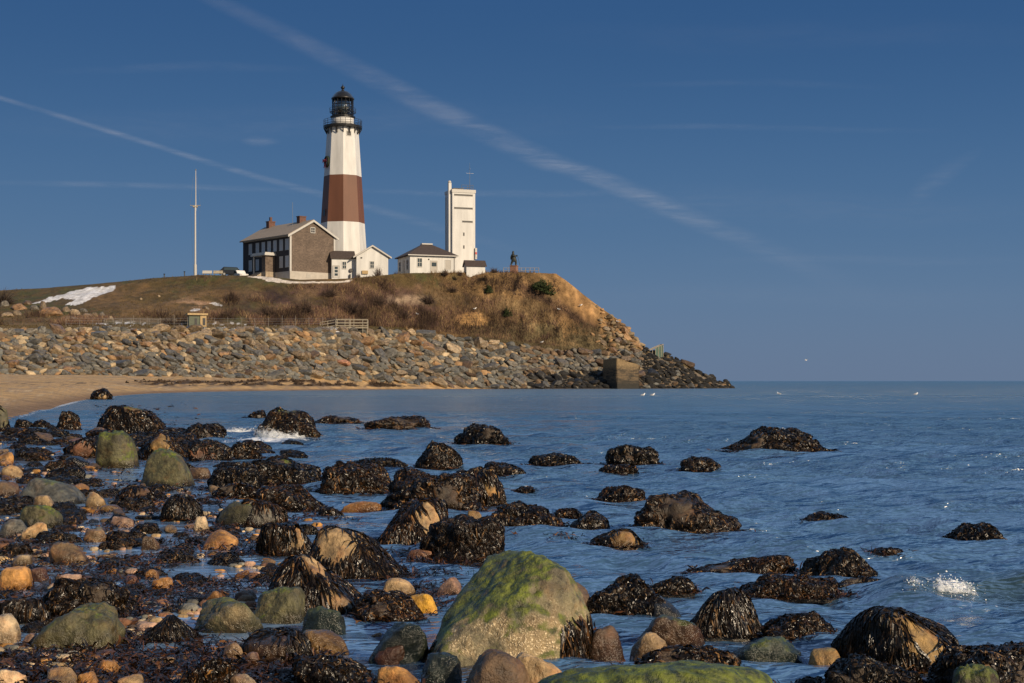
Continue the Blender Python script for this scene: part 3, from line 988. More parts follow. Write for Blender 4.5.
def shrub_mesh(seed, leafy=False, colr=(.075, .05, .038)):
    r_ = np.random.default_rng(seed)
    Vs, Cs = [], []
    Fs = []
    off = 0
    N = 420 if not leafy else 900
    az = r_.uniform(0, 6.28, N); el = np.arccos(r_.uniform(-.1, 1, N))
    rad = r_.uniform(.55, 1.0, N) * (1 + .25 * np.sin(az * 3 + seed))
    tip = np.stack([np.sin(el) * np.cos(az) * rad, np.sin(el) * np.sin(az) * rad, .06 + np.abs(np.cos(el)) * rad * 1.0], 1)
    if not leafy:
        base = np.stack([r_.normal(size=N) * .18, r_.normal(size=N) * .18, np.full(N, -.05)], 1)
        frm = np.where(r_.random(N)[:, None] < .35, base, base * .3 + tip * r_.uniform(.35, .6, N)[:, None])
        tp = tip + r_.normal(size=(N, 3)) * .1
        wd = np.where(r_.random(N) < .15, .03, .014)
        dirv = tp - frm
        sd = np.cross(dirv, r_.normal(size=(N, 3))); sd /= np.linalg.norm(sd, axis=1)[:, None] + 1e-9
        V = np.stack([frm - sd * wd[:, None], frm + sd * wd[:, None], tp], 1).reshape(-1, 3)
        C = np.repeat(tint(colr, N, r_, .4), 3, 0)
        Fa = np.arange(3 * N).reshape(-1, 3)
    else:
        ctr = tip * r_.uniform(.75, 1.05, N)[:, None]
        a = r_.normal(size=(N, 3)) * .075; b = r_.normal(size=(N, 3)) * .075
        V = np.stack([ctr - a, ctr + a, ctr + b], 1).reshape(-1, 3)
        C = np.repeat(tint(colr, N, r_, .5), 3, 0)
        Fa = np.arange(3 * N).reshape(-1, 3)
    return np_mesh('shrub', V, Fa, M['blade'], False, np.clip(C, 0, 1))


SH = [shrub_mesh(k) for k in range(3)]
SHD = shrub_mesh(9, colr=(.045, .032, .026))
EV = [shrub_mesh(20 + k, True, (.028, .04, .012)) for k in range(2)]
SHRUBS = [(378, 277.5, 13, 13, 0, 'tall leafless shrub against the white gabled cottage'), (358, 279, 9, 7, 1, 'low leafless shrub at the corner of the white gabled cottage'), (396, 277, 9, 7, 2, 'leafless shrub between the gabled cottage and the hip-roofed cottage'),
          (445, 275, 10, 7, 1, 'leafless shrub before the shuttered window of the hip-roofed cottage'), (494, 272.5, 12, 6, 0, 'leafless shrub on the skyline between shed and statue'), (460, 275.5, 8, 6, 2, 'small leafless shrub beside the little shed'),
          (268, 316, 26, 15, 0, 'broad brown shrub on the slope below the brown house'), (305, 314, 30, 18, 1, 'tall brown shrub on the slope above the platform'), (352, 313, 26, 15, 2, 'brown shrub on the slope right above the timber platform'), (378, 305, 22, 13, 0, 'brown shrub on the slope below the white gabled cottage'),
          (233, 300, 20, 12, 2, 'greyish brown shrub right of the rubble scar on the hill'), (428, 303, 24, 11, 1, 'brown shrub on the slope below the hip-roofed cottage'), (226, 318, 22, 10, 0, 'brown shrub right of the green hut'), (330, 296, 22, 10, 2, 'brown shrub high on the slope under the brown house'),
          (452, 292, 18, 7, 0, 'dark brown shrub below the little shed'), (404, 318, 22, 10, 1, 'brown shrub at the foot of the slope right of the platform')]
for (u, py, w_, h_, k, lb) in SHRUBS:
    pos, _s = hill_at(u, py)
    if py < 280: pos = Vector(at(u, py, 247.0))
    o = bpy.data.objects.new('leafless_shrub', SH[k]); COL.objects.link(o)
    o.location = pos; o.scale = (w_ / F * pos.y / 2,) * 2 + (h_ / F * pos.y,); o.rotation_euler = (0, 0, rr.uniform(0, 6))
    tag(o, lb, 'shrub', 'leafless shrubs on the hill')
for (u, py, w_, h_, lb) in [(3, 304, 34, 18, 'dark leafless thicket at the left edge of the hill')]:
    pos, _s = hill_at(u, py)
    for k, (dx, sc) in enumerate(((0, 1),)):
        o = bpy.data.objects.new('thicket', SHD); COL.objects.link(o); o.location = pos; o.scale = (w_ / F * pos.y / 2,) * 2 + (h_ / F * pos.y,)
        tag(o, lb, 'thicket')
for k, (u, py, w_, h_, lb) in enumerate([(541, 292, 26, 12, 'dark green shrub on the bluff near the top edge'), (489, 293, 10, 8, 'small green shrub in the golden grass below the statue'), (507, 317, 12, 9, 'small dark green shrub halfway down the bluff face')]):
    pos, _s = hill_at(u, py)
    o = bpy.data.objects.new('green_shrub', EV[k % 2]); COL.objects.link(o)
    o.location = pos; o.scale = (w_ / F * pos.y / 2, w_ / F * pos.y / 2.5, h_ / F * pos.y); o.rotation_euler = (0, .35 if k == 0 else 0, k)
    tag(o, lb, 'shrub', 'green shrubs on the bluff')
# ================================================================== buildings
def window(parent, axis, a, z, w_, h_, face, pane='blind', bars=True, depth=.06):
    """framed window lying on a wall of the parent's local space. axis 'y-' : wall y=face looking to -y; 'x-' : wall x=face looking to -x"""
    fr, pn = MB(), MB()
    t = .11

    def bx(mb, a0, a1, z0, z1, o0, o1):
        if axis == 'y-': mb.box(a0, a1, face - o1, face - o0, z0, z1)
        else: mb.box(face - o1, face - o0, a0, a1, z0, z1)
    bx(fr, a - w_ / 2 - t, a + w_ / 2 + t, z + h_, z + h_ + t, -.02, depth)
    bx(fr, a - w_ / 2 - t, a + w_ / 2 + t, z - t, z, -.02, depth + .03)
    bx(fr, a - w_ / 2 - t, a - w_ / 2, z, z + h_, -.02, depth)
    bx(fr, a + w_ / 2, a + w_ / 2 + t, z, z + h_, -.02, depth)
    if bars:
        bx(fr, a - w_ / 2, a + w_ / 2, z + h_ / 2 - .035, z + h_ / 2 + .035, -.02, depth - .01)
        bx(fr, a - .03, a + .03, z, z + h_ / 2 - .035, -.02, depth - .01)
        bx(fr, a - .03, a + .03, z + h_ / 2 + .035, z + h_, -.02, depth - .01)
    bx(pn, a - w_ / 2, a + w_ / 2, z, z + h_, -.02, .015)
    f = fr.build('window', M['white_trim'], parent)
    pn.build('pane', M[pane], f)
    return f


def place(u, py, D, rz, name, label, cat, group=None):
    return empty(name, at(u, py, D), R(rz), label, cat, group)


# ---- brown shingled house
hs_ = place(290, 279, 246, 40, 'shingled_house', 'two storey brown shingled house with white trim and two brick chimneys', 'house')
W_, L_, EV_, RG_ = 9.2, 16.3, 7.75, 10.35
b = MB(); b.prism([(0, 1.4), (W_, 1.4), (W_, EV_), (W_ / 2, RG_ - .1), (0, EV_)], 0, L_); b.build('wall', M['shingle'], hs_)
MB().box(-.012, -.003, .25, L_ - .003, 1.402, EV_ - .05).build('facade_shade_sheet', M['shingle_shade'], hs_)  # thin sheet added over the wall; its dark colour paints the shade
MB().box(-.06, W_ + .06, -.06, L_ + .06, -2, 1.4).build('foundation', M['foundation'], hs_)
rf = MB()
sl_ = (RG_ - EV_) / (W_ / 2)
for sg in (0, 1):
    def q(x): return x if sg == 0 else W_ - x
    pts = [(q(-.55), EV_ - .55 * sl_ + .05), (q(W_ / 2), RG_ + .05), (q(W_ / 2), RG_ + .27), (q(-.55), EV_ - .55 * sl_ + .27)]
    rf.prism(pts, -.3, L_ + .3)
rfo = rf.build('roof', M['roof_tan'], hs_)
for (yy, nm) in ((3.6, 0), (14.2, 1)):
    ch = MB().box(W_ / 2 - .75, W_ / 2 + .55, yy - .5, yy + .5, RG_ - .8, RG_ + 1.0).box(W_ / 2 - .83, W_ / 2 + .63, yy - .58, yy + .58, RG_ + 1.0, RG_ + 1.15)
    if nm: ch.box(W_ / 2 - .35, W_ / 2 + .05, yy - .3, yy + .1, RG_ + 1.15, RG_ + 1.9)
    ch.build('chimney', M['brick'], rfo)
tr = MB()
for sg in (0, 1):
    def q(x): return x if sg == 0 else W_ - x
    tr.prism([(q(-.6), EV_ - .6 * sl_ - .18), (q(W_ / 2), RG_ - .18), (q(W_ / 2), RG_ + .2), (q(-.6), EV_ - .6 * sl_ + .2)], -.42, -.302)
tr.box(-.02, .28, -.05, -.003, 1.4, EV_ - .1).box(W_ - .28, W_ + .02, -.05, -.003, 1.4, EV_ - .1).box(-.05, -.003, -.02, .25, 1.4, EV_ - .2).box(-.09, -.003, .26, L_, EV_ - .33, EV_ - .15)
tr.build('trim', M['white_trim'], hs_)
for yy in (.95, 2.9, 5.0, 7.0, 9.0, 11.1, 13.6): window(hs_, 'x-', yy, 5.2, .95, 1.75, 0)
for yy in (.95, 2.9, 11.1, 13.6): window(hs_, 'x-', yy, 2.2, .95, 1.8, 0)
window(hs_, 'y-', W_ / 2, 8.35, .75, .8, 0, 'dark')
pc_ = MB().box(-2.3, -.0, 4.6, 9.6, 4.35, 4.65).box(-2.1, 0.0, 4.8, 9.4, 4.65, 4.9)
po = pc_.build('porch_canopy', M['white_trim'], hs_)
MB().box(-1.9, -.003, 5.1, 6.3, 1.5, 4.35).build('porch_wall', M['shingle'], hs_)
MB().bar((-1.9, 9.1, 1.3), (-1.9, 9.1, 4.35), .14, n=8).build('porch_column', M['white_trim'], hs_)
dr = MB().box(-.08, .0, 7.0, 8.1, 1.5, 3.7).build('door', M['grey_door'], hs_)
MB().box(-.11, -.081, 7.12, 7.2, 2.5, 2.62).build('handle', M['steel'], dr)
st = MB()
for k in range(8): st.box(-1.9 - .3 * (k + 1), -1.9 - .3 * k, 6.35, 9.1, -1.4, 1.3 - .18 * k)
st.box(-1.9, -.07, 5.0, 9.3, -1, 1.5)
st.build('stairs', M['concrete'], hs_)
MB().box(3.3, 4.1, -.1, -.062, .35, 1.05).build('cellar_hatch', M['grey_door'], hs_)
MB().bar((3.2, 4.4, RG_ - 1), (3.2, 4.4, RG_ + 3.6), .03).build('aerial', M['steel'], hs_)

# ---- white gabled cottage with its flat wing
ct = place(356.5, 277, 250, 14, 'gabled_cottage', 'small white gabled cottage with a low dark roofed wing at the lighthouse foot', 'house')
k_ = 250 / F
CW = 31 * k_ / math.cos(R(14)); CE = 21.5 * k_; CR = 31.3 * k_
b = MB(); b.prism([(0, -2), (CW, -2), (CW, CE), (CW / 2, CR - .1), (0, CE)], 0, 9.0); b.build('wall', M['white'], ct)
rf = MB(); sl_ = (CR - CE) / (CW / 2)
for sg in (0, 1):
    def q(x): return x if sg == 0 else CW - x
    rf.prism([(q(-.55), CE - .55 * sl_ + .03), (q(CW / 2), CR + .03), (q(CW / 2), CR + .2), (q(-.55), CE - .55 * sl_ + .2)], -.3, 9.2)
rf.build('roof', M['roof_tan'], ct)
tr = MB()
for sg in (0, 1):
    def q(x): return x if sg == 0 else CW - x
    tr.prism([(q(-.6), CE - .6 * sl_ - .1), (q(CW / 2), CR - .12), (q(CW / 2), CR + .16), (q(-.6), CE - .6 * sl_ + .14)], -.4, -.302)
tr.build('trim', M['white_trim'], ct)
window(ct, 'y-', CW * .49, 1.65, .6, 1.1, 0, 'glass')
MB().box(.95, 2.0, -.25, -.003, .55, 1.15).build('wall_box', M['tan_board'], ct)
MB().box(.75, 1.0, -.12, -.003, 3.3, 3.5).build('wall_lamp', M['black_iron'], ct)
wg = MB().box(-4.2, -.003, 1.2, 5.5, -2, 3.3); wg.build('wing_wall', M['white'], ct)
MB().prism([(-4.4, 3.3), (-.003, 3.3), (-.003, 4.55), (-4.4, 4.55)], 2.6, 5.8).build('wing_attic', M['roof_dark'], ct)
rw = MB().add([(-4.45, .9, 3.25), (.0, .9, 3.25), (.0, 2.7, 4.62), (-4.45, 2.7, 4.62), (-4.45, .9, 3.4), (0, .9, 3.4), (0, 2.7, 4.78), (-4.45, 2.7, 4.78)],
              [(0, 3, 2, 1), (4, 5, 6, 7), (0, 1, 5, 4), (1, 2, 6, 5), (2, 3, 7, 6), (3, 0, 4, 7)])
rw.build('wing_roof', M['roof_dark'], ct)
window(ct, 'y-', -2.0, 1.55, .6, 1.15, 1.2, 'glass')
dr = MB().box(-3.9, -2.95, 1.12, 1.2, -.1, 1.95).build('door', M['white_trim'], ct)
for zz in (.25, .85, 1.42): MB().box(-3.7, -3.15, 1.09, 1.119, zz, zz + .42).build('door_pane', M['glass'], dr)
MB().box(-4.02, -3.9, 1.08, 1.198, -.1, 2.05).box(-2.95, -2.83, 1.08, 1.198, -.1, 2.05).box(-3.9, -2.95, 1.08, 1.198, 1.95, 2.07).build('door_frame', M['grey_door'], ct)
dsh = MB().lathe([(.02, 0), (.32, .02), (.36, .1), (.3, .16)], 14).build('dish', M['dark'], ct)
dsh.location = (-.85, 1.1, 1.2); dsh.rotation_euler = (R(75), 0, 0)
MB().box(-1.1, -.9, .75, 1.15, -.1, .55).build('meter_box', M['dark'], ct)

# ---- lighthouse
LD = 262; k_ = LD / F
lh = place(342.8, 279, LD, 0, 'lighthouse', 'tall octagonal lighthouse painted white with a broad brown band and black lantern', 'lighthouse')


def lrad(py): return (15.6 + (py - 130) * .0665) * k_


def lz(py): return (279 - py) * k_


# one corner of the octagon points at the viewer
PH = math.pi / 2 + math.radians(1.5) + math.atan2(342.8 - CX, F) * -1
MB().lathe([(lrad(290), -2), (lrad(223.5), lz(223.5))], 8, PH).build('tower_base', M['white'], lh)
MB().lathe([(lrad(223.5) + .004, lz(223.5)), (lrad(176.8) + .004, lz(176.8))], 8, PH).build('brown_band', M['brown_paint'], lh)
MB().lathe([(lrad(176.8), lz(176.8)), (lrad(130), lz(130)), (lrad(130) * 1.03, lz(128.5))], 8, PH).build('tower_shaft', M['white'], lh)
gal = MB().lathe([(3.0, lz(129)), (3.55, lz(128.6)), (3.6, lz(126.6)), (3.0, lz(126.4))], 24)
go = gal.build('gallery', M['black_iron'], lh)
rl = MB()
for k in range(24):
    a = 2 * math.pi * k / 24
    rl.bar((3.5 * math.cos(a), 3.5 * math.sin(a), lz(126.6)), (3.5 * math.cos(a), 3.5 * math.sin(a), lz(120.6)), .035, n=4)
for zz in (120.6, 122.6, 124.6): rl.torus((0, 0, lz(zz)), 3.5, .035, 32, 4)
rl.build('railing', M['black_iron'], go)
br = MB()
for k in range(16):
    a = 2 * math.pi * k / 16 + PH
    c_, s_n = math.cos(a), math.sin(a)
    br.bar((2.85 * c_, 2.85 * s_n, lz(135)), (3.45 * c_, 3.45 * s_n, lz(129)), .09, n=4)
    br.bar((2.86 * c_, 2.86 * s_n, lz(135)), (2.95 * c_, 2.95 * s_n, lz(129)), .08, n=4)
br.build('bracket', M['black_iron'], go)
MB().lathe([(2.02, lz(126.4)), (2.02, lz(118))], 24).build('watch_room', M['white'], lh, True)
lo = MB().lathe([(2.2, lz(118)), (2.3, lz(117.6)), (2.3, lz(116.8)), (2.0, lz(116.6))], 24).build('lantern_floor', M['black_iron'], lh)
lgm = MB().lathe([(1.9, lz(116.7)), (1.9, lz(99.3))], 16)
ln = MB()
for k in range(16):
    a = 2 * math.pi * k / 16
    ln.bar((1.93 * math.cos(a), 1.93 * math.sin(a), lz(116.7)), (1.93 * math.cos(a), 1.93 * math.sin(a), lz(99)), .055, n=4)
for zz in (116.3, 110.8, 105, 99.5): ln.torus((0, 0, lz(zz)), 1.93, .06, 32, 4)
la = ln.build('lantern', M['black_iron'], lh)
lgm.build('glass', M['lantern_glass'], la, True)
MB().lathe([(.35, lz(116.5)), (.8, lz(114)), (1.05, lz(108)), (.8, lz(102)), (.35, lz(100))], 16).build('lens', M['lens'], la, True)
wk = MB().torus((0, 0, lz(112.6)), 2.35, .07, 32, 4).torus((0, 0, lz(108.6)), 2.42, .03, 32, 4)
for k in range(16):
    a = 2 * math.pi * k / 16
    wk.bar((2.38 * math.cos(a), 2.38 * math.sin(a), lz(112.6)), (2.42 * math.cos(a), 2.42 * math.sin(a), lz(108.6)), .025, n=4)
    wk.bar((1.95 * math.cos(a), 1.95 * math.sin(a), lz(112.9)), (2.35 * math.cos(a), 2.35 * math.sin(a), lz(112.6)), .04, n=4)
wk.build('walkway', M['black_iron'], la)
dm = MB().lathe([(2.12, lz(99.4)), (2.12, lz(98.6)), (1.92, lz(97.2)), (1.6, lz(94.6)), (1.15, lz(92.4)), (.6, lz(91)), (.26, lz(90.5)), (.2, lz(89.3)), (.26, lz(89.2))], 24).build('dome', M['black_iron'], lh, True)
MB().lathe([(.12, lz(89.6)), (.32, lz(88.6)), (.4, lz(87.6)), (.32, lz(86.6)), (.12, lz(85.9)), (.05, lz(84.6)), (.02, lz(83.6))], 14).build('ball_finial', M['black_iron'], dm, True)


def facet_pt(ang, py, out=.0):
    r = lrad(py) * math.cos(math.pi / 8) + out
    return Vector((r * math.cos(ang), r * math.sin(ang), lz(py)))


fa_r = -math.pi / 2 + math.pi / 8 + math.radians(8)
FA = [PH + math.pi / 8 + k * math.pi / 4 for k in range(8)]
fl = min(FA, key=lambda a: abs(((a + math.pi / 2 + math.pi / 8 * 3) + math.pi) % (2 * math.pi) - math.pi))   # facet turned away to the left
fr_ = min(FA, key=lambda a: abs(((a + math.pi / 2 - math.pi / 8) + math.pi) % (2 * math.pi) - math.pi))       # facet right of the middle
for (a, py, w_, h_) in ((fr_, 135.5, .38, .75), (fl, 214, .5, 1.1)):
    p = facet_pt(a, py)
    mb = MB().box(-w_ - .1, w_ + .1, -.09, .1, -h_ / 2 - .1, h_ / 2 + .1)
    wf = mb.build('window', M['white_trim'] if py < 170 else M['brown_paint'], lh); wf.location = p; wf.rotation_euler = (0, 0, a + math.pi / 2)
    MB().box(-w_, w_, -.12, -.091, -h_ / 2, h_ / 2).build('pane', M['dark'], wf)
# holiday wreath hung on the shaded facet
p = facet_pt(fl, 163, .16)
wr = empty('wreath', lh.location + p, fl + math.pi / 2, 'large round evergreen wreath with a red bow hung on the lighthouse shaft', 'wreath')
MB().torus((0, 0, 0), .85, .24, 28, 8, (0, 1, 0)).build('ring', M['wreath'], wr)
rb = MB().add([(-.05, -.3, .05), (-.75, -.36, .4), (-.8, -.36, -.25)], [(0, 1, 2)]).add([(.05, -.3, .05), (.75, -.36, .4), (.8, -.36, -.25)], [(0, 1, 2)]).box(-.14, .14, -.42, -.26, -.1, .2)
rb.add([(-.1, -.3, -.05), (-.5, -.33, -1.0), (-.15, -.33, -1.05)], [(0, 1, 2)]).add([(.1, -.3, -.05), (.5, -.33, -1.0), (.15, -.33, -1.05)], [(0, 1, 2)])
ro = rb.build('bow', M['red'], wr); ro.location = (-.15, 0, .15); ro.scale = (1.25, 1, 1.25)

# ---- white concrete observation tower
rt = place(452.4, 276, 268, 20, 'observation_tower', 'square white concrete observation tower with dark slit windows', 'tower')
k_ = 268 / F
TW, TH = 22.6 * k_ / math.cos(R(20)), 86.5 * k_
MB().box(0, TW, 0, TW, -2, TH).build('wall', M['white'], rt)
pp = MB().box(-.1, TW + .1, -.1, -.003, TH - .5, TH + .1).box(-.1, -.003, 0, TW, TH - .5, TH + .1).box(TW + .003, TW + .1, 0, TW, TH - .5, TH + .1).box(-.1, TW + .1, TW + .003, TW + .1, TH - .5, TH + .1)
pp.build('parapet', M['white_trim'], rt)
for (x0, x1, py, hh) in ((.35, TW - .5, 194.6, .32), (.35, TW - .5, 207.8, .32), (TW * .43, TW - .5, 221.1, .32), (TW * .47, TW * .53, 233.8, .6), (TW * .47, TW * .53, 246.6, .6)):
    z = (276 - py) * k_
    s_m = MB().box(x0 - .08, x1 + .08, -.03, -.003, z + hh / 2, z + hh / 2 + .06).box(x0 - .08, x1 + .08, -.03, -.003, z - hh / 2 - .06, z - hh / 2).build('window', M['white_trim'], rt)
    MB().box(x0, x1, -.03, -.004, z - hh / 2, z + hh / 2).build('pane', M['dark'], s_m)
MB().box(-.55, -.003, .55, 1.25, 3.4, TH + 1.3).build('vent_shaft', M['white'], rt)
MB().lathe([(.1, 0), (.3, .05), (.33, .25), (.2, .45), (.05, .5)], 12, 0, -.28, .9).build('vent_cap', M['white_trim'], rt).location.z = TH + 1.3
for yy in (2.6, 3.9): MB().box(-.06, -.003, yy, yy + .5, 3, TH - 1).build('wall_strip', M['grey_door'], rt)
rl = MB()
for x, y in ((1.9, .3), (3.1, .3), (TW - .3, .3), (TW - .3, TW - .3), (1.9, TW - .3)): rl.bar((x, y, TH), (x, y, TH + 1.0), .035, n=4)
for zz in (.5, 1.0): rl.bar((1.9, .3, TH + zz), (TW - .3, .3, TH + zz), .035, n=4).bar((TW - .3, .3, TH + zz), (TW - .3, TW - .3, TH + zz), .035, n=4)
rl.build('railing', M['steel'], rt)
MB().box(.5, 2.6, 1, 2.5, TH, TH + .45).build('roof_hatch', M['dark'], rt)
an = MB().bar((TW - .7, 1.2, TH), (TW - .7, 1.2, TH + 5.4), .05, .02).bar((TW - 1.4, 1.2, TH + 3.4), (TW + .1, 1.2, TH + 3.4), .025).bar((TW - .7, .7, TH + 4.2), (TW - .7, 1.7, TH + 4.2), .02)
an.build('antenna', M['steel'], rt)
MB().box(TW - .12, TW + .25, -.35, -.003, 3.3, 5.4).box(TW - .02, TW + .25, -.4, -.1, 3.6, 4.1).build('siren', M['white_trim'], rt)
MB().box(TW - .1, TW + .2, -.42, -.351, 4.2, 4.6).build('siren_panel', M['red'], rt)

# ---- hip roofed white cottage
hc = place(410, 272.5, 252, 20, 'hip_roofed_cottage', 'low white cottage with a dark hipped roof in front of the square tower', 'house')
k_ = 252 / F
HW, HL, HH = 45 * k_ / math.cos(R(20)), 8.2, 17.2 * k_
MB().box(0, HW, 0, HL, -2.5, HH).build('wall', M['white'], hc)
o_ = .45; RZ = 30.5 * k_; fl_ = .62
rf = MB().add([(-o_, -o_, HH), (HW + o_, -o_, HH), (HW + o_, HL + o_, HH), (-o_, HL + o_, HH), (-o_, -o_, HH + .16), (HW + o_, -o_, HH + .16), (HW + o_, HL + o_, HH + .16), (-o_, HL + o_, HH + .16),
               (HW / 2 - .9, HL / 2 - .5, RZ), (HW / 2 + .9, HL / 2 - .5, RZ), (HW / 2 + .9, HL / 2 + .5, RZ), (HW / 2 - .9, HL / 2 + .5, RZ)],
              [(0, 3, 2, 1), (0, 1, 5, 4), (1, 2, 6, 5), (2, 3, 7, 6), (3, 0, 4, 7), (4, 5, 9, 8), (5, 6, 10, 9), (6, 7, 11, 10), (7, 4, 8, 11), (8, 9, 10, 11)])
rfo = rf.build('roof', M['roof_dark'], hc)
MB().box(HW / 2 - 1.0, HW / 2 + 1.0, HL / 2 - .6, HL / 2 + .6, RZ + .003, RZ + .22).build('roof_cap', M['white_trim'], rfo)
MB().box(-o_ - .03, HW + o_ + .03, -o_ - .06, -o_ - .003, HH - .02, HH + .14).build('fascia', M['white_trim'], hc)
window(hc, 'y-', HW * .21, 1.1, .78, 1.45, 0, 'glass')
d1 = MB().box(HW * .455, HW * .59, -.06, 0, -.1, 2.15).build('door', M['grey_door'], hc)
MB().box(HW * .47, HW * .575, -.08, -.061, 1.2, 1.9).build('door_pane', M['glass'], d1)
MB().box(HW * .44, HW * .455, -.09, -.003, -.1, 2.28).box(HW * .59, HW * .605, -.09, -.003, -.1, 2.28).box(HW * .455, HW * .59, -.09, -.003, 2.15, 2.28).build('door_frame', M['white_trim'], hc)
f_ = window(hc, 'y-', HW * .83, .75, .95, 1.6, 0, 'grey_door', False)
for (yy, w2, z0, z1) in ((1.6, 1.0, .7, 2.3), (4.2, 1.3, -.2, 2.4), (6.6, 1.0, .7, 2.3)):
    window(hc, 'x-', yy, z0, w2, z1 - z0, 0, 'dark', True) if z0 > 0 else MB().box(-.06, -.003, yy - w2 / 2, yy + w2 / 2, z0, z1).build('side_door', M['grey_door'], hc)
MB().box(HW * .40, HW * .42, -.16, -.003, 2.35, 2.55).build('wall_lamp', M['black_iron'], hc)
MB().bar((HW - .25, -.1, -.2), (HW - .25, -.1, HH), .05).build('downpipe', M['grey_door'], hc)

# ---- little shed
sh = place(466.5, 274, 250, 16, 'garden_shed', 'tiny white shed with a dark gabled roof right of the square tower', 'shed')
b = MB()
b.add([(0, 0, -1.5), (3.4, 0, -1.5), (3.4, 1.9, -1.5), (0, 1.9, -1.5), (0, 0, 1.5), (3.4, 0, 1.5), (3.4, 1.9, 1.5), (0, 1.9, 1.5), (0, .95, 2.35), (3.4, .95, 2.35)],
      [(0, 1, 5, 4), (2, 3, 7, 6), (3, 0, 4, 8, 7), (1, 2, 6, 9, 5), (4, 5, 9, 8), (6, 7, 8, 9), (0, 3, 2, 1)])
b.build('wall', M['white'], sh)
rf = MB()
for (y0, y1) in ((-.2, .95), (2.1, .95)):
    z0 = 1.5 - .2 * .9
    rf.add([(-.25, y0, z0 + .02), (3.65, y0, z0 + .02), (3.65, y1, 2.4), (-.25, y1, 2.4), (-.25, y0, z0 + .14), (3.65, y0, z0 + .14), (3.65, y1, 2.52), (-.25, y1, 2.52)],
           [(0, 3, 2, 1), (4, 5, 6, 7), (0, 1, 5, 4), (1, 2, 6, 5), (2, 3, 7, 6), (3, 0, 4, 7)])
rf.build('roof', M['roof_dark'], sh)
MB().box(-.04, -.003, .5, 1.35, -.3, 1.4).build('door', M['grey_door'], sh)

# ---- memorial: bronze fisherman hauling a line, on a granite plinth
me_ = place(514, 273, 252, -18, 'memorial_statue', 'dark bronze statue of a fisherman on a reddish stone plinth at the bluff edge', 'statue')
MB().box(-.72, .72, -.72, .72, -1, .12).box(-.58, .58, -.58, .58, .12, 1.2).box(-.66, .66, -.66, .66, 1.2, 1.32).build('plinth', M['granite'], me_, bevel=.02)
J = {'pelvis': (0, 0, 1.02), 'chest': (-.14, 0, 1.50), 'neck': (-.16, 0, 1.68), 'head': (-.13, 0, 1.86), 'top': (-.14, 0, 2.0),
     'kl': (.28, .12, .62), 'fl': (.22, .16, .10), 'tl': (.44, .16, .05), 'kr': (-.22, -.14, .60), 'fr': (-.42, -.16, .10), 'tr': (-.22, -.18, .05),
     'sl': (-.12, .22, 1.58), 'el': (.18, .32, 1.40), 'hl': (.46, .2, 1.52), 'sr': (-.15, -.22, 1.58), 'er': (.06, -.34, 1.34), 'hr': (.36, -.2, 1.36),
     'cl': (-.42, .1, .8), 'ct2': (-.30, .05, 1.2)}
E = [('pelvis', 'chest'), ('chest', 'neck'), ('neck', 'head'), ('head', 'top'), ('pelvis', 'kl'), ('kl', 'fl'), ('fl', 'tl'), ('pelvis', 'kr'), ('kr', 'fr'), ('fr', 'tr'),
     ('chest', 'sl'), ('sl', 'el'), ('el', 'hl'), ('chest', 'sr'), ('sr', 'er'), ('er', 'hr'), ('chest', 'ct2'), ('ct2', 'cl')]
RAD = {'pelvis': .2, 'chest': .24, 'neck': .09, 'head': .13, 'top': .1, 'kl': .11, 'fl': .09, 'tl': .07, 'kr': .11, 'fr': .09, 'tr': .07, 'sl': .11, 'el': .085, 'hl': .07, 'sr': .11, 'er': .085, 'hr': .07, 'cl': .16, 'ct2': .15}
RAD = {k: v * 1.65 for k, v in RAD.items()}


def skin_figure(name, J, E, RAD, m, parent, root, scale=1.0, sub=1):
    ks = list(J)
    me = bpy.data.meshes.new(name)
    me.from_pydata([Vector(J[k]) * scale for k in ks], [(ks.index(a), ks.index(b)) for a, b in E], [])
    o = obj(name, me, parent)
    md = o.modifiers.new('skin', 'SKIN'); md.use_smooth_shade = True
    for v, k in zip(me.skin_vertices[0].data, ks): v.radius = (RAD[k] * scale,) * 2; v.use_root = (k == root)
    sb = o.modifiers.new('sub', 'SUBSURF'); sb.levels = sb.render_levels = sub
    dg = bpy.context.evaluated_depsgraph_get()
    m2 = bpy.data.meshes.new_from_object(o.evaluated_get(dg))
    o.modifiers.clear(); o.data = m2
    m2.materials.clear(); m2.materials.append(m)
    for p in m2.polygons: p.use_smooth = True
    return o


fg = skin_figure('figure', J, E, RAD, M['bronze'], me_, 'pelvis', 1.22)
fg.location.z = 1.3
MB().lathe([(.0, 2.42), (.19, 2.4), (.17, 2.5), (.1, 2.6), (0, 2.62)], 12, 0, -.16, 0).build('hat', M['bronze'], fg, True)
rp = MB().bar((.56, .24, 1.85), (.45, -.24, 1.66), .03).bar((.56, .24, 1.85), (1.0, .3, .05), .03).bar((.45, -.24, 1.66), (-.1, -.5, .6), .03)
rp.build('rope', M['bronze'], fg)

# railing behind the memorial
rg = empty('bluff_railing', at(505, 273.5, 255), 0, 'low open rail fence along the bluff edge beside the statue', 'railing')
rb = MB()
o0 = Vector(at(505, 273.5, 255))
for k in range(9):
    p = Vector(at(503.5 + k * 4.4, 273.5, 255)) - o0
    MB().bar(p + Vector((0, 0, -1.5)), p + Vector((0, 0, 1.05)), .05, n=4).build('post', M['wood'], rg)
for zz in (.5, 1.0): rb.bar((-.3, 0, zz), Vector(at(539, 273.5, 255)) - o0 + Vector((0, 0, zz)), .035, n=4)
rb.build('rail', M['wood'], rg)

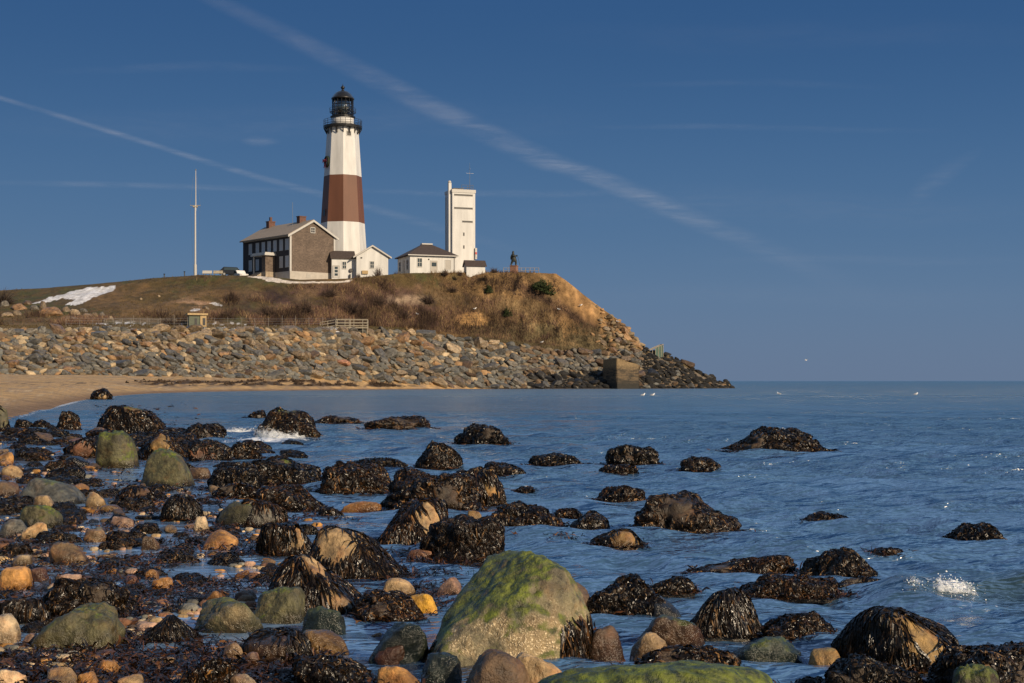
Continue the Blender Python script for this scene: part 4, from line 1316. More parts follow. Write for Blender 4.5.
# ---- flagpole
fp = place(195.3, 276.5, 241, 0, 'flagpole', 'tall white flagpole with a crossed yard standing alone on the hilltop', 'flagpole')
k_ = 241 / F
MB().bar((0, 0, -1), (0, 0, 12 * k_), .26, .24, 10).build('pole_base', M['white_trim'], fp)
MB().bar((0, 0, 12 * k_), (0, 0, 71 * k_), .16, .13, 8).build('lower_pole', M['white_trim'], fp)
MB().bar((.08, 0, 66 * k_), (.08, 0, 106 * k_), .10, .05, 8).build('upper_pole', M['white_trim'], fp)
MB().bar((-5.2 * k_, 0, 71 * k_), (5.2 * k_, 0, 71 * k_), .05, .05, 6).bar((-.4, 0, 69.8 * k_), (.4, 0, 69.8 * k_), .16, .16, 6).build('yard', M['wood'], fp)
MB().lathe([(.02, 0), (.1, .06), (.14, .14), (.1, .22), (.02, .27)], 10).build('ball', M['steel'], fp).location = (.08, 0, 106 * k_)
ry = MB()
for sx in (-1, 1): ry.bar((sx * 5 * k_, 0, 71 * k_), (sx * .3, 0, 100 * k_), .012, n=3).bar((sx * 5 * k_, 0, 71 * k_), (sx * .3, 0, 4 * k_), .012, n=3)
ry.build('rigging', M['steel'], fp)

# ---- benches and posts on the ridge
for (u, lb, m_) in ((207, 'pale bench on the hilltop right of the flagpole', 'white_trim'), (218, 'darker wooden bench between the pale bench and the parked car', 'wood')):
    be = place(u, 276, 243, 4, 'park_bench', lb, 'bench', 'benches on the hilltop')
    MB().box(-.8, .8, -.2, .25, .42, .48).build('seat', M[m_], be)
    MB().box(-.8, .8, .26, .31, .5, .95).build('backrest', M[m_], be)
    for sx in (-.65, .65): MB().box(sx - .05, sx + .05, -.18, .25, -1, .419).build('leg', M['steel'], be)
for (u, hh, lb) in ((164.3, .6, 'short dark post on the ridge left of the flagpole'), (184.5, .75, 'short dark post on the ridge right beside the flagpole')):
    ps = place(u, 278 if u < 170 else 276.5, 240, 0, 'marker_post', lb, 'post', 'posts on the ridge')
    MB().bar((0, 0, -1), (0, 0, hh), .09, n=6).build('post', M['dark'], ps)
    MB().box(-.13, .13, -.13, .13, hh, hh + .12).build('cap', M['dark'], ps)


# ---- parked cars half hidden by the brow
def car(u, py, D, rz, label, paint):
    c_ = place(u, py, D, rz, 'parked_car', label, 'car', 'cars parked left of the brown house')
    prof = [(-2.2, .35), (2.2, .35), (2.25, .85), (1.35, 1.0), (.85, 1.55), (-1.5, 1.6), (-2.05, 1.05), (-2.25, .95)]
    MB().prism(prof, -.85, .85).build('body', M[paint], c_, bevel=.05)
    wn = MB()
    for y in (-.905, .865): wn.prism([(-1.45, 1.03), (1.15, 1.03), (.78, 1.46), (-1.4, 1.5)], y, y + .04)
    wn.build('side_window', M['glass'], c_)
    for x in (-1.4, 1.4):
        for y in (-.9, .7):
            wl = MB().bar((x, y, .33), (x, y + .2, .33), .33, n=16).build('wheel', M['tyre'], c_)
            MB().bar((x, y - .01 if y < 0 else y + .201, .33), (x, y - .002 if y < 0 else y + .21, .33), .19, n=12).build('rim', M['steel'], wl)
    for y in (-.6, .6): MB().box(2.27, 2.3, y - .18, y + .18, .66, .8).build('headlight', M['white_trim'], c_)
    return c_


car(232, 276.3, 251, 15, 'dark parked car on the hilltop by the end of the brown house', 'car_dark')
car(238, 279.5, 251, -50, 'white parked car nosed up to the brown house corner', 'car_white')

# ---- boarded hut by the fence
pos, _s = hill_at(189, 326.5)
ht = empty('boarded_hut', pos, R(22), 'small grey green hut with a flat tan roof behind the fence', 'hut')
k_ = pos.y / F
HWd, HHt = 11 * k_, 11.5 * k_
MB().box(0, HWd, 0, 1.7, -.6, HHt).build('wall', M['hut_green'], ht)
MB().box(HWd + .003, HWd + .9, -.15, 1.5, -.6, HHt - .1).build('porch_wall', M['tan_board'], ht)
MB().box(-.25, HWd + 1.1, -.35, 1.95, HHt, HHt + .28).build('roof', M['tan_board'], ht)
MB().box(HWd * .5, HWd * .72, -.03, -.003, -.1, HHt * .72).build('doorway', M['dark'], ht)
MB().box(HWd + .35, HWd + .75, -.18, -.153, .2, HHt * .75).build('opening', M['dark'], ht)

# ---- wire fence along the path, timber platform
fe = empty('wire_fence', hill_at(66, 324)[0], 0, 'long wire fence on thin posts along the path above the rocks', 'fence')
o0 = fe.location.copy(); pts = []
for k, u in enumerate(np.arange(66, 350, 13.5)):
    sv = 3.72
    x, d, z = terr(np.array([u]), np.array([sv]))
    p = Vector((x[0], d[0], z[0])) - o0; pts.append(p)
    hh = rr.uniform(1.35, 1.75) if u > 130 else rr.uniform(.9, 1.2)
    MB().bar(p + Vector((0, 0, -.3)), p + Vector((rr.uniform(-.06, .06), 0, hh)), .04, .03, 5).build('post', M['fence_wood'], fe)
wi = MB()
for a, b_ in zip(pts[:-1], pts[1:]):
    for zz in (.45, .85, 1.2): wi.bar(a + Vector((0, 0, zz)), b_ + Vector((0, 0, zz)), .012, n=3)
wi.build('wire', M['steel'], fe)
rfn = empty('rail_fence', hill_at(112, 325)[0], 0, 'low pale two rail wooden fence running left from the hut', 'fence')
o0 = rfn.location.copy(); pts = []
for u in np.arange(104, 184, 9.0):
    x, d, z = terr(np.array([u]), np.array([3.95])); p = Vector((x[0], d[0], z[0])) - o0; pts.append(p)
    MB().bar(p + Vector((0, 0, -.3)), p + Vector((0, 0, .95)), .06, n=4).build('post', M['fence_wood'], rfn)
rb = MB()
for a, b_ in zip(pts[:-1], pts[1:]):
    for zz in (.45, .85): rb.bar(a + Vector((0, -.06, zz)), b_ + Vector((0, -.06, zz)), .045, n=4)
rb.build('rail', M['fence_wood'], rfn)
p0, _s = hill_at(336, 328.5)
pf_ = empty('viewing_platform', p0, R(3), 'timber viewing platform with open railings above the rocks', 'platform')
k_ = p0.y / F
PWd, PH_ = 31 * k_, 1.45
MB().box(0, PWd, 0, 2.6, .05, .2).build('deck', M['wood'], pf_)
for k in range(8):
    if k in (1, 5): continue
    x = PWd * k / 7
    MB().bar((x, .05, -.9), (x, .05, PH_), .05, n=4).build('post', M['wood'], pf_)
    if k in (0, 3, 7): MB().bar((x, 2.55, -.9), (x, 2.55, PH_), .055, n=4).build('post', M['wood'], pf_)
rb = MB()
for zz in (.5, .95, PH_): rb.box(-.05, PWd + .05, -.02, .04, zz - .035, zz + .035).box(-.05, PWd + .05, 2.56, 2.62, zz - .035, zz + .035)
for x in (0, PWd):
    for zz in (.5, .95, PH_): rb.box(x - .03, x + .03, .045, 2.555, zz - .05, zz + .05)
rb.build('railing', M['wood'], pf_)
rmp = MB()
for k in range(3): rmp.bar((-.1 - 2.4 * k / 2, .3, -.9), (-.1 - 2.4 * k / 2, .3, PH_ - .45 * k / 2 - .1), .05, n=4)
for zz in (.5, 1.0, PH_ - .05): rmp.bar((0, .3, zz), (-2.5, .3, zz - .45), .045, n=4)
rmp.build('ramp_rail', M['wood'], pf_)

# ---- toppled concrete block at the water
D_ = 227; k_ = D_ / F
bk = empty('concrete_block', at(616.7, 386.5, D_), R(24), 'big tilted weathered concrete block standing in the dark rocks at the point', 'block')
b = MB().add([(0, 0, -2), (4.2, 0, -2), (4.1, 4.5, -2), (-.3, 4.5, -2), (.05, .1, 28.8 * k_), (4.05, 0.0, 21.8 * k_), (4.0, 4.2, 21.0 * k_), (-.2, 4.3, 27.5 * k_)],
             [(0, 3, 2, 1), (4, 5, 6, 7), (0, 1, 5, 4), (1, 2, 6, 5), (2, 3, 7, 6), (3, 0, 4, 7)])
bo = b.build('block', M['strata'], bk)
bm = bmesh.new(); bm.from_mesh(bo.data); bmesh.ops.bevel(bm, geom=bm.edges[:], offset=.12, segments=2, affect='EDGES'); bmesh.ops.subdivide_edges(bm, edges=bm.edges[:], cuts=5, use_grid_fill=True)
for v in bm.verts: v.co += Vector((random.uniform(-1, 1), random.uniform(-1, 1), random.uniform(-1, 1))) * .05
bm.to_mesh(bo.data); bm.free()

# ---- green shelter frame on the point
gs = empty('green_shelter', at(652.5, 356.5, 243), R(12), 'small green panelled shelter with a slanting frame at the end of the point', 'shelter')
k_ = 246 / F
fm = MB()
for x, h_ in ((0, 7.5), (3, 9), (6, 10), (9, 11), (11, 12)):
    fm.bar((x * k_, 0, -2), (x * k_, 0, h_ * k_), .06, n=4)
for x, h_ in ((0, 7.5), (11, 12)): fm.bar((x * k_, 1.6, -2), (x * k_, 1.6, h_ * k_), .06, n=4)
fm.bar((-2.4 * k_, 0, 6.4 * k_), (11.4 * k_, 0, 12.2 * k_), .07, n=4).bar((-2.4 * k_, 1.6, 6.4 * k_), (11.4 * k_, 1.6, 12.2 * k_), .07, n=4).bar((11 * k_, 0, 12 * k_), (11 * k_, 1.6, 12 * k_), .06, n=4)
fm.build('frame', M['wood'], gs)
for x0, x1 in ((3.3, 5.8), (6.3, 8.8), (9.3, 10.8)): MB().box(x0 * k_, x1 * k_, .03, .08, -2, (8.2 + x0 * .3) * k_).build('panel', M['green_paint'], gs)


# ---- gulls
GJ = {'tail': (-.26, 0, .10), 'rump': (-.14, 0, .125), 'body': (0, 0, .15), 'breast': (.12, 0, .17), 'neck': (.17, 0, .25), 'head': (.20, 0, .31), 'beak': (.27, 0, .30)}
GE = [('tail', 'rump'), ('rump', 'body'), ('body', 'breast'), ('breast', 'neck'), ('neck', 'head'), ('head', 'beak')]
GR = {'tail': .03, 'rump': .07, 'body': .1, 'breast': .095, 'neck': .055, 'head': .055, 'beak': .012}


def gull(p, rz, label, sc=1.1, float_=False):
    g = empty('gull', p, rz, label, 'gull', 'gulls about the point')
    g.scale = (sc,) * 3
    skin_figure('body', GJ, GE, GR, M['gull_white'], g, 'body')
    for sy in (-1, 1):
        MB().add([(.1, sy * .1, .2), (-.05, sy * .125, .2), (-.34, sy * .05, .14), (-.05, sy * .09, .1), (.0, sy * .05, .26)], [(0, 1, 4), (1, 2, 4), (0, 3, 1), (1, 3, 2)]).build('wing', M['gull_grey'], g)
    if not float_:
        for sy in (-.04, .04): MB().bar((.02, sy, -.02), (0, sy, .1), .009, n=4).build('leg', M['tan_board'], g)
    else:
        for ch in g.children: ch.location.z -= .07
    return g


for (u, py, rz, lb) in ((417.2, 316.5, 2.6, 'white gull perched on the brushy slope, leftmost of the perched gulls'), (474.9, 311, .3, 'white gull perched above the bare golden scar of the bluff'), (558.7, 311.5, 2.9, 'small white gull on the bare bluff left of the orange flank'),
                        (580.8, 307.5, .2, 'bright white gull on the orange flank of the bluff'), (617.6, 324, 2.8, 'gull on the right skyline of the bluff'), (542, 344.5, .4, 'gull low on the bluff above the grey rocks, left of two'), (568.4, 354, 3.0, 'gull on the grey rocks left of the concrete block')):
    p, _s = hill_at(u, py)
    gull(p + Vector((0, -.2, .25)), rz, lb)
for (u, py, rz, lb) in ((643, 395.5, .3, 'gull floating off the point, left of a close pair'), (652.5, 395.5, .1, 'gull floating off the point, right of a close pair'), (779, 394.3, 2.9, 'white gull floating alone far out right of the point'), (916, 394.6, .4, 'white gull floating far out toward the right edge')):
    D_ = F * EYE / (py - HZ)
    gull((at(u, py, D_)[0], D_, .0), rz, lb, 0.8 if D_ < 200 else .9, True)
g = empty('flying_gull', at(806, 361, 300), .4, 'tiny gull in flight low over the sea', 'gull')
g.scale = (1.2,) * 3
skin_figure('body', GJ, GE, GR, M['gull_white'], g, 'body')
for sy in (-1, 1): MB().add([(.1, sy * .08, .2), (-.1, sy * .08, .2), (-.02, sy * .4, .36), (.12, sy * .38, .36), (-.1, sy * .75, .3)], [(0, 1, 2, 3), (3, 2, 4)]).build('wing', M['gull_grey'], g)
# ================================================================== sea
def wave(x, y):
    """height of the sea surface"""
    u = x / np.maximum(y, .1) * F + CX
    chop = sstep(200, 520, u + (y - 8) * 12) * .9 + .1
    z = np.zeros_like(x)
    q = np.random.default_rng(3)
    for k in range(17):
        lam = .24 * 1.12 ** k * q.uniform(.9, 1.1)
        th = R(74) + q.normal() * .42
        z += sstep(.012 * y, .03 * y, lam) * .014 * lam ** .5 * np.sin(2 * np.pi / lam * (x * math.cos(th) + y * math.sin(th)) + q.uniform(0, 6.28) + .8 * np.sin(x * .9 + k))
    z *= chop * (.45 + .55 * sstep(5.5, 11, y))
    # the little breaker at the right
    cy = 8.25 + .10 * (x - 2.5)
    a = sstep(1.95, 2.35, x) * (1 - .35 * sstep(3.4, 4.6, x))
    dy = y - cy
    z += .115 * a * np.exp(-(dy / np.where(dy < 0, .14, .34)) ** 2)
    z += .05 * sstep(1.2, 2.4, x) * np.exp(-((y - 10.2 - .12 * x) / .35) ** 2)
    # swell lifting around the surf boulder and along the far left shore
    z += .16 * np.exp(-((x + 5.0) / 1.5) ** 2 - ((y - 31.5) / .7) ** 2)
    return z, chop


# ================================================================== shore under the boulders
def shore_z(x, y):
    u = x / np.maximum(y, .1) * F + CX
    b = np.interp(u, [-700, -100, 100, 240, 400, 560, 700, 1000], [.03, -.004, -.030, -.046, -.06, -.10, -.22, -.5])
    b = b - .5 * sstep(15, 34, y) * sstep(90, 200, u) - .25 * sstep(28, 42, y)
    P = np.stack([x, y, 0 * x], 1)
    return b + .055 * fbm(P * np.array([1.3, .8, 1]) + 3, 3) + .02 * fbm(P * 7 + 11, 2)


yy = [3.0]
while yy[-1] < 46: yy.append(yy[-1] * 1.008)
yy = np.array(yy); uw = np.arange(-700, 1100, 4.0)
U2, Y2 = np.meshgrid(uw, yy)
x_ = ((U2 - CX) / F * Y2).ravel(); y_ = Y2.ravel()
z_ = shore_z(x_, y_)
P = np.stack([x_, y_, z_], 1)
cc = tint((.045, .034, .025), len(x_), np.random.default_rng(5), .3)
cc = mixc(cc, (.15, .10, .06), sstep(.2, .7, fbm(P * 3, 3)) * sstep(0, .05, z_))
cc = mixc(cc, (.03, .028, .02), 1 - sstep(-.05, .02, z_))
nr, nc_ = len(yy), len(uw)
I = np.arange(nr * nc_).reshape(nr, nc_)
Fc = np.stack([I[:-1, :-1], I[:-1, 1:], I[1:, 1:], I[1:, :-1]], -1).reshape(-1, 4)
tag(obj('shore_ground', np_mesh('shore_ground', P, Fc, M['shore'], True, np.clip(cc, 0, 1))), kind='structure')


# ================================================================== boulders of the foreshore
def ribbon_mesh(path, wid, nrm, r_, lumpy=True):
    """path (n,k,3), nrm (n,k,3): ribbons lying on a surface, twisting a little"""
    n, k, _ = path.shape
    tan = np.gradient(path, axis=1)
    sd = np.cross(tan, nrm)
    sd /= np.linalg.norm(sd, axis=2)[..., None] + 1e-9
    tw = r_.uniform(-.7, .7, (n, 1)) + r_.normal(size=(n, k)) * .35
    sd = sd * np.cos(tw)[..., None] + nrm * np.sin(tw)[..., None]
    t = np.linspace(0, 1, k)
    prof = np.minimum(1, .5 + 2 * t) * (1 - .75 * t ** 3)
    wv = wid[:, None] * prof[None] * (1 + .35 * r_.normal(size=(n, k)) if lumpy else 1)
    A = path - sd * wv[..., None] / 2; B = path + sd * wv[..., None] / 2
    V = np.stack([A, B], 2).reshape(-1, 3)
    base = (np.arange(n)[:, None, None] * k + np.arange(k - 1)[None, :, None]) * 2
    Fa = (base + np.array([0, 1, 3, 2])[None, None]).reshape(-1, 4)
    return V, Fa


def drape(P, Fa, n, wid, length, r_, bare=None, k=6, zmin=-.03, wild=.45):
    """rockweed strands rooted on the rock and hanging down over its surface"""
    tree = BVHTree.FromPolygons([tuple(p) for p in P], [tuple(f) for f in Fa])
    ctr = P[Fa].mean(1)
    a = P[Fa[:, 1]] - P[Fa[:, 0]]; b = P[Fa[:, 2]] - P[Fa[:, 0]]
    ar = np.linalg.norm(np.cross(a, b), axis=1)
    fn = np.cross(a, b) / (ar[:, None] + 1e-12)
    ok = (ctr[:, 2] > zmin) & (fn[:, 1] < .75)
    hmax = P[:, 2].max()
    if bare is not None:
        for (bx, by, bz, br) in bare:
            q = (ctr - np.array([bx, by, bz])) / br
            jit = fbm(ctr * 9 / max(hmax, .2) + 3, 2) * .35
            ok &= (np.linalg.norm(q, axis=1) + jit) > 1
    if wild < 1: ok = ok * np.where(fbm(ctr * 5.0 / max(.25, hmax) + 8, 2) > -.28, 1.0, .12)
    w_ = ar * ok
    if w_.sum() <= 0: return None
    idx = r_.choice(len(Fa), n, p=w_ / w_.sum())
    bc = r_.dirichlet((1, 1, 1), n)
    p = np.einsum('nk,nkj->nj', bc, P[Fa[idx]]); nr_ = fn[idx]
    paths = np.zeros((n, k, 3)); nrms = np.zeros((n, k, 3))
    L = length * r_.uniform(.45, 1.3, n) / (k - 1)
    rad = p * np.array([1, 1, 0]); rad /= np.linalg.norm(rad, axis=1)[:, None] + 1e-6
    wander = r_.normal(size=(n, 3)) * wild
    if wild < 1:                                         # strands gather into locks that swing together
        fq = 9.0 / max(.25, hmax)
        wander = wander * .5 + np.stack([perlin(p * fq + o_) for o_ in (3.1, 17.7, 41.3)], 1) * 1.5
    for j in range(k):
        lift = (.35 + .5 * r_.random(n)) * wid * (1.2 if j else .3)
        paths[:, j] = p + nr_ * lift[:, None]; nrms[:, j] = nr_
        if j == k - 1: break
        g = np.array([0, 0, -1.0])[None] + rad * .35 + wander * np.sqrt(np.maximum(0, nr_[:, 2:3]) + .08)
        if wild > 1: wander = wander + r_.normal(size=(n, 3)) * .7
        g = g - nr_ * np.sum(g * nr_, 1)[:, None]
        g /= np.linalg.norm(g, axis=1)[:, None] + 1e-6
        q = p + g * L[:, None]
        for i in range(n):
            co_, no_, _, _ = tree.find_nearest(q[i])
            if co_ is not None:
                # let a strand fall free where the rock undercuts
                p[i] = co_; nr_[i] = no_
    paths[:, :, 2] = np.maximum(paths[:, :, 2], .004 + .01 * r_.random((n, k)))
    return ribbon_mesh(paths, np.full(n, wid) * r_.uniform(.6, 1.4, n), nrms, r_)


B_ = {'worn': (.075, .05, .028), 'slate': (.13, .135, .12), 'tan': (.46, .31, .15), 'orange': (.58, .29, .08), 'amber': (.66, .36, .035), 'cream': (.58, .44, .27), 'pink': (.48, .30, .20), 'grey': (.20, .19, .155), 'khaki': (.28, .24, .135), 'olive': (.115, .105, .048), 'dark': (.03, .026, .022), 'brown': (.16, .10, .055), 'rust': (.24, .115, .06), 'ochre': (.33, .205, .07), 'blue': (.07, .085, .10), 'teal': (.05, .075, .06)}
SKIRT = []
ROCKS = []      # (u0,u1,top,foot) for keeping the small stones clear


def boulder(x0, x1, yt, yb, typ, cl, label, seed=None, skew=0.0, taper=.12, dep=.75, algae=0.0, barn=0.0, wet=0.045, bare=None, planes=13, p=9, rough=.07, fine=.022, dens=1.0, name=None, group=None, slope=0.0):
    """a boulder whose waterline foot shows at row yb, top at yt, between columns x0 and x1 of the photograph"""
    seed = seed if seed is not None else (int(x0 * 7 + yt * 13) % 9973)
    Df = F * EYE / (yb - HZ)
    w_ = (x1 - x0) / F * Df
    for _ in range(3):
        dpt = w_ * dep
        Dc = Df + dpt * .42
        w_ = (x1 - x0) / F * Dc
    zt = EYE + (HZ - yt) / F * (Dc + dpt * .05)
    zt = max(zt, .03)
    pxw = x1 - x0
    sub = 6 if pxw > 150 else 5 if pxw > 46 else 4 if pxw > 16 else 3
    if typ == 'G' and pxw < 140: rough, fine, p = .12, .03, max(p, 8)
    if typ == 'W': rough, planes, p = max(rough, .2), 8, 7
    P, Fa = rock_shape(seed, sub, planes, p, rough, .05 if typ == 'W' else fine)
    rs = np.random.default_rng(seed)
    if typ == 'M' and Df > 13: P = P * (1 + .16 * fbm(P * 1.6 + seed, 3))[:, None]
    if typ == 'W' and skew == 0: skew = rs.uniform(-.35, .35); taper = rs.uniform(.15, .5)
    z = P[:, 2]
    zz = zt * .14 + z * zt * .86
    t = np.clip(zz / zt, 0, 1)
    X = P[:, 0] * (1 - taper * t) + skew * (t - .2) * 1.0
    Y = P[:, 1] * (1 - taper * .6 * t)
    zz = zz * (1 + slope * P[:, 0] * (zz > 0))
    vis = zz > 0
    X = (X - (X[vis].max() + X[vis].min()) / 2) / ((X[vis].max() - X[vis].min()) / 2)
    zz = np.where(vis, zz / zz.max() * zt, zz)
    V = np.stack([X * w_ / 2, Y * dpt / 2, zz], 1)
    if typ == 'W':                                      # heaped lumps of weed
        lump = fbm(V * (5.5 / max(w_, .25)) + seed, 4) * .10 + np.abs(fbm(V * (11 / max(w_, .25)) + seed * 2, 2)) * .05
        V = V * (1 + lump * np.array([[1], [1], [1.6]])).T if False else V * (1 + lump)[:, None]
    Xc = ((x0 + x1) / 2 - CX) / F * Dc
    weedy = typ in 'WM'
    m = M['weedbase'] if weedy and typ == 'W' else M['rock']
    if name is None: name = 'boulder' if w_ > .32 else 'cobble'
    o = obj(name, np_mesh(name, V, Fa, m, True), None, (Xc, Dc, 0))
    if typ == 'W' and pxw > 36 and bare is None and rs.random() < .7:   # a worn bare patch showing wet brown stone
        bare = [(rs.uniform(-.5, .5), -rs.uniform(.3, .8), rs.uniform(.4, .9), rs.uniform(.22, .4))]
        o.data.materials[0] = M['rock']; cl = 'worn'
    o.color = tuple(np.array(B_[cl])) + (1,)
    o['algae'] = float(algae); o['barnacle'] = float(barn); o['wetline'] = float(wet)
    tag(o, label, 'boulder' if name == 'boulder' else 'rock', group or ('weed-covered boulders of the foreshore' if weedy else 'bare boulders and cobbles of the foreshore'))
    if typ in 'WMH' or bare:
        px = Dc / F
        n = int(min(3200, (5.2 if typ == 'W' else 6.5) * (pxw * (yb - yt)) ** .78 * dens))
        bs = None
        if bare: bs = [(a * w_ / 2, b * dpt / 2, c * zt, d * max(w_, zt) / 2) for a, b, c, d in bare]
        r2 = np.random.default_rng(seed + 5)
        rb = drape(V, Fa, n, max(.007, 1.25 * px) * rs.uniform(.75, 1.5), min(max(.09, 9 * px), zt * .6 + .06) if typ == 'W' or Dc > 15 else min(max(.16, 15 * px), zt * 1.1 + .1), r2, bs, wild=1.6 if typ == 'W' or Dc > 15 else .45)
        if rb is not None: obj('rockweed', np_mesh('rockweed', rb[0], rb[1], M['weed'], True), o)
    ROCKS.append((x0, x1, yt, yb, Xc, Dc, w_, dpt))
    if weedy: SKIRT.append((Xc, Dc, w_, dpt, pxw))
    return o


T = boulder
# -- far left, by the beach
T(92, 110, 389.5, 399.5, 'M', 'tan', 'dark boulder with a tan front alone in the shallows at the beach edge', bare=[(.2, -.8, .35, .55)])
T(-6, 8, 405, 431, 'M', 'olive', 'greenish boulder cut by the left edge below the sandy beach', algae=.3, bare=[(.3, -.6, .6, .9)])
T(56, 80, 411, 431, 'W', 'dark', 'upright black weedy boulder left of the biggest dark boulder')
T(96, 166, 405.5, 433, 'H', 'brown', 'biggest dark boulder at left, humped, with a greenish brown crown', taper=.45, algae=.35, bare=[(.2, -.2, 1.0, .42)], dep=.6)
T(15, 33, 420, 428.5, 'W', 'dark', 'small black rock in the inlet under the beach, left one')
T(34, 54, 421, 428.5, 'W', 'brown', 'small brown rock in the inlet under the beach, right one')
T(0, 33, 428, 437, 'W', 'dark', 'long low weedy rock across the inlet at the left edge')
T(86, 107, 427, 438, 'B', 'brown', 'small bare brown stone at the foot of the biggest dark boulder', wet=.06)
T(65, 97, 438, 458, 'M', 'rust', 'brown weedy boulder with a rusty orange face left of the green boulder', bare=[(.2, -.8, .4, .7)])
T(97, 138, 430, 468, 'G', 'olive', 'tall boulder coated in bright green algae among dark rocks at left', algae=.75, planes=8, p=6, taper=.2, wet=.08)
T(136, 185, 432.5, 459, 'M', 'ochre', 'dark boulder with an ochre patch right behind the bright green boulder', bare=[(.15, -.75, .6, .45)])
T(141, 194, 448, 487, 'B', 'olive', 'grey green boulder streaked with white in front of the ochre patched one', algae=.42, taper=.3, planes=9, wet=.06)
T(188, 229, 440, 461, 'M', 'rust', 'weedy boulder with rusty orange glints in the left shallows', bare=[(-.4, -.8, .4, .35), (.2, -.9, .3, .3)])
T(222, 262, 440, 459, 'W', 'brown', 'dark weedy boulder right of the one with rusty glints')
T(180, 224, 423.5, 440, 'W', 'dark', 'low black weedy rock just below the surf at left')
T(58, 91, 456, 469, 'B', 'dark', 'smooth black wet rock below the rusty faced boulder', wet=.3)
T(-3, 13, 452, 465, 'B', 'orange', 'orange brown stone at the left edge above the striped boulder')
T(2, 24, 465, 478, 'B', 'tan', 'tan orange stone at left above the grey boulder with the white mark')
T(14, 85, 477, 506, 'B', 'slate', 'broad slate grey boulder with a greenish top and a tan stone before it', algae=.28, taper=.35, planes=9)
T(33, 56, 495, 511, 'B', 'tan', 'tan orange stone leaning on the broad slate grey boulder', planes=9)
T(16, 63, 504, 529, 'G', 'olive', 'flat green banded boulder in front of the slate grey one', algae=.55, taper=.3)
T(-6, 18, 481, 497, 'B', 'brown', 'brown stone at the left edge beside the slate grey boulder')
T(111, 135, 516, 527, 'B', 'pink', 'smooth salmon pink cobble among black weed at left')
T(117, 156, 485, 504, 'M', 'brown', 'brown weedy boulder behind the flat amber stone', bare=[(.3, -.5, .9, .5)])
T(163, 201, 495, 521, 'M', 'grey', 'dark weedy boulder with a pale shining patch on its right', bare=[(.35, -.8, .4, .38)])
T(85, 106, 492, 509, 'B', 'tan', 'tan stone right of the slate grey boulder')
T(100, 123, 504.5, 512.5, 'B', 'ochre', 'long flat amber stone at left')
T(194, 209, 516, 532, 'B', 'cream', 'small pointed cream stone behind the orange boulder', planes=6, p=16, taper=.5)
T(215, 259, 501, 527, 'H', 'olive', 'green and brown boulder behind the orange boulder', algae=.5, bare=[(0, -.4, .7, .9)], dens=.5)
T(240, 287, 499, 527, 'M', 'grey', 'weedy boulder with a grey sparkling face right behind the orange boulder', bare=[(.1, -.8, .4, .6)])
T(203, 237, 530, 550, 'B', 'orange', 'bright orange boulder standing in a pool at left', planes=8, taper=.3, wet=.01)
T(21, 51, 522, 541, 'B', 'tan', 'tan angular stone in the weed at the left', planes=7, p=14)
T(0, 29, 519, 538, 'B', 'grey', 'greyish brown stone at the left edge left of the tan angular one')
T(84, 108, 529, 542, 'B', 'tan', 'dull tan cobble between two angular tan rocks at left')
T(187, 211, 467, 480, 'B', 'brown', 'brown stone right of the white streaked boulder', wet=.08)
T(205, 263, 464, 491, 'W', 'dark', 'broad black weedy mound right of the white streaked boulder', taper=.4)
T(50, 89, 542, 566, 'B', 'tan', 'big tan angular boulder on the left shore', planes=7, p=14, skew=-.2, taper=.35)
T(10, 32, 554, 569, 'B', 'cream', 'pale cream stone left of the big tan angular boulder')
T(-3, 31, 566.5, 591, 'B', 'orange', 'large smooth orange red stone at the left edge', planes=6, p=5)
T(27, 49, 567, 581, 'B', 'rust', 'reddish brown cobble touching the orange red stone')
T(59, 81, 573.5, 589, 'B', 'pink', 'pinkish brown cobble at the pool below the tan angular boulder')
T(145, 160, 569, 580, 'B', 'orange', 'small orange cobble in the long pool, nearer the back')
T(152, 174, 577, 591, 'B', 'orange', 'larger orange cobble at the front edge of the long pool')
T(125, 139, 575, 584, 'B', 'rust', 'small reddish cobble sitting in the long pool')
T(142, 160, 536, 550, 'B', 'tan', 'tan and orange cobble left of the bright orange boulder')
T(235, 250, 570, 578, 'B', 'orange', 'small orange stone topping the weed left of the draped boulders')
T(46, 136, 577, 620, 'W', 'dark', 'broad hump of black rockweed behind the large grey green boulder', taper=.5)
T(80, 106, 588, 614, 'B', 'olive', 'olive tan stone poking up behind the large grey green boulder', p=12)
T(36, 124, 603, 652, 'G', 'olive', 'large grey green boulder with a pale top near the lower left', algae=.36, taper=.4, skew=.25, planes=8, p=6, barn=0, wet=.05, seed=77)
T(193, 264, 597, 634, 'G', 'olive', 'round speckled green boulder by the pool left of the smooth green one', algae=.3, barn=.25, planes=6, p=5, wet=.04)
T(205, 224, 590, 607, 'B', 'orange', 'squarish orange tan stone on the back of the speckled green boulder', p=16)
T(235, 257, 588.5, 600, 'B', 'pink', 'pale pink stone behind the speckled green boulder')
T(-5, 20, 614, 643, 'B', 'cream', 'cream boulder cut by the left edge near the bottom', planes=7)
T(143, 194, 615, 642, 'M', 'brown', 'dark pointed weedy rock in the pool with a brown ridge', taper=.55, bare=[(.4, -.6, .5, .35)])
T(221, 244, 642, 664, 'B', 'cream', 'round cream stone standing in the pool near the bottom', planes=5, p=4)
T(242, 262, 651, 670, 'B', 'pink', 'pink tan stone right of the round cream stone')
T(151, 178, 656, 667, 'B', 'tan', 'flat tan stone in the pool near the bottom left')
T(95, 121, 659, 676, 'B', 'orange', 'orange tan pointed stone near the bottom left', planes=7, p=14, taper=.4)
T(-2, 28, 668, 695, 'B', 'cream', 'large cream stone in the bottom left corner')
T(44, 84, 667, 694, 'B', 'tan', 'broad tan stone at the bottom edge right of the corner stone')
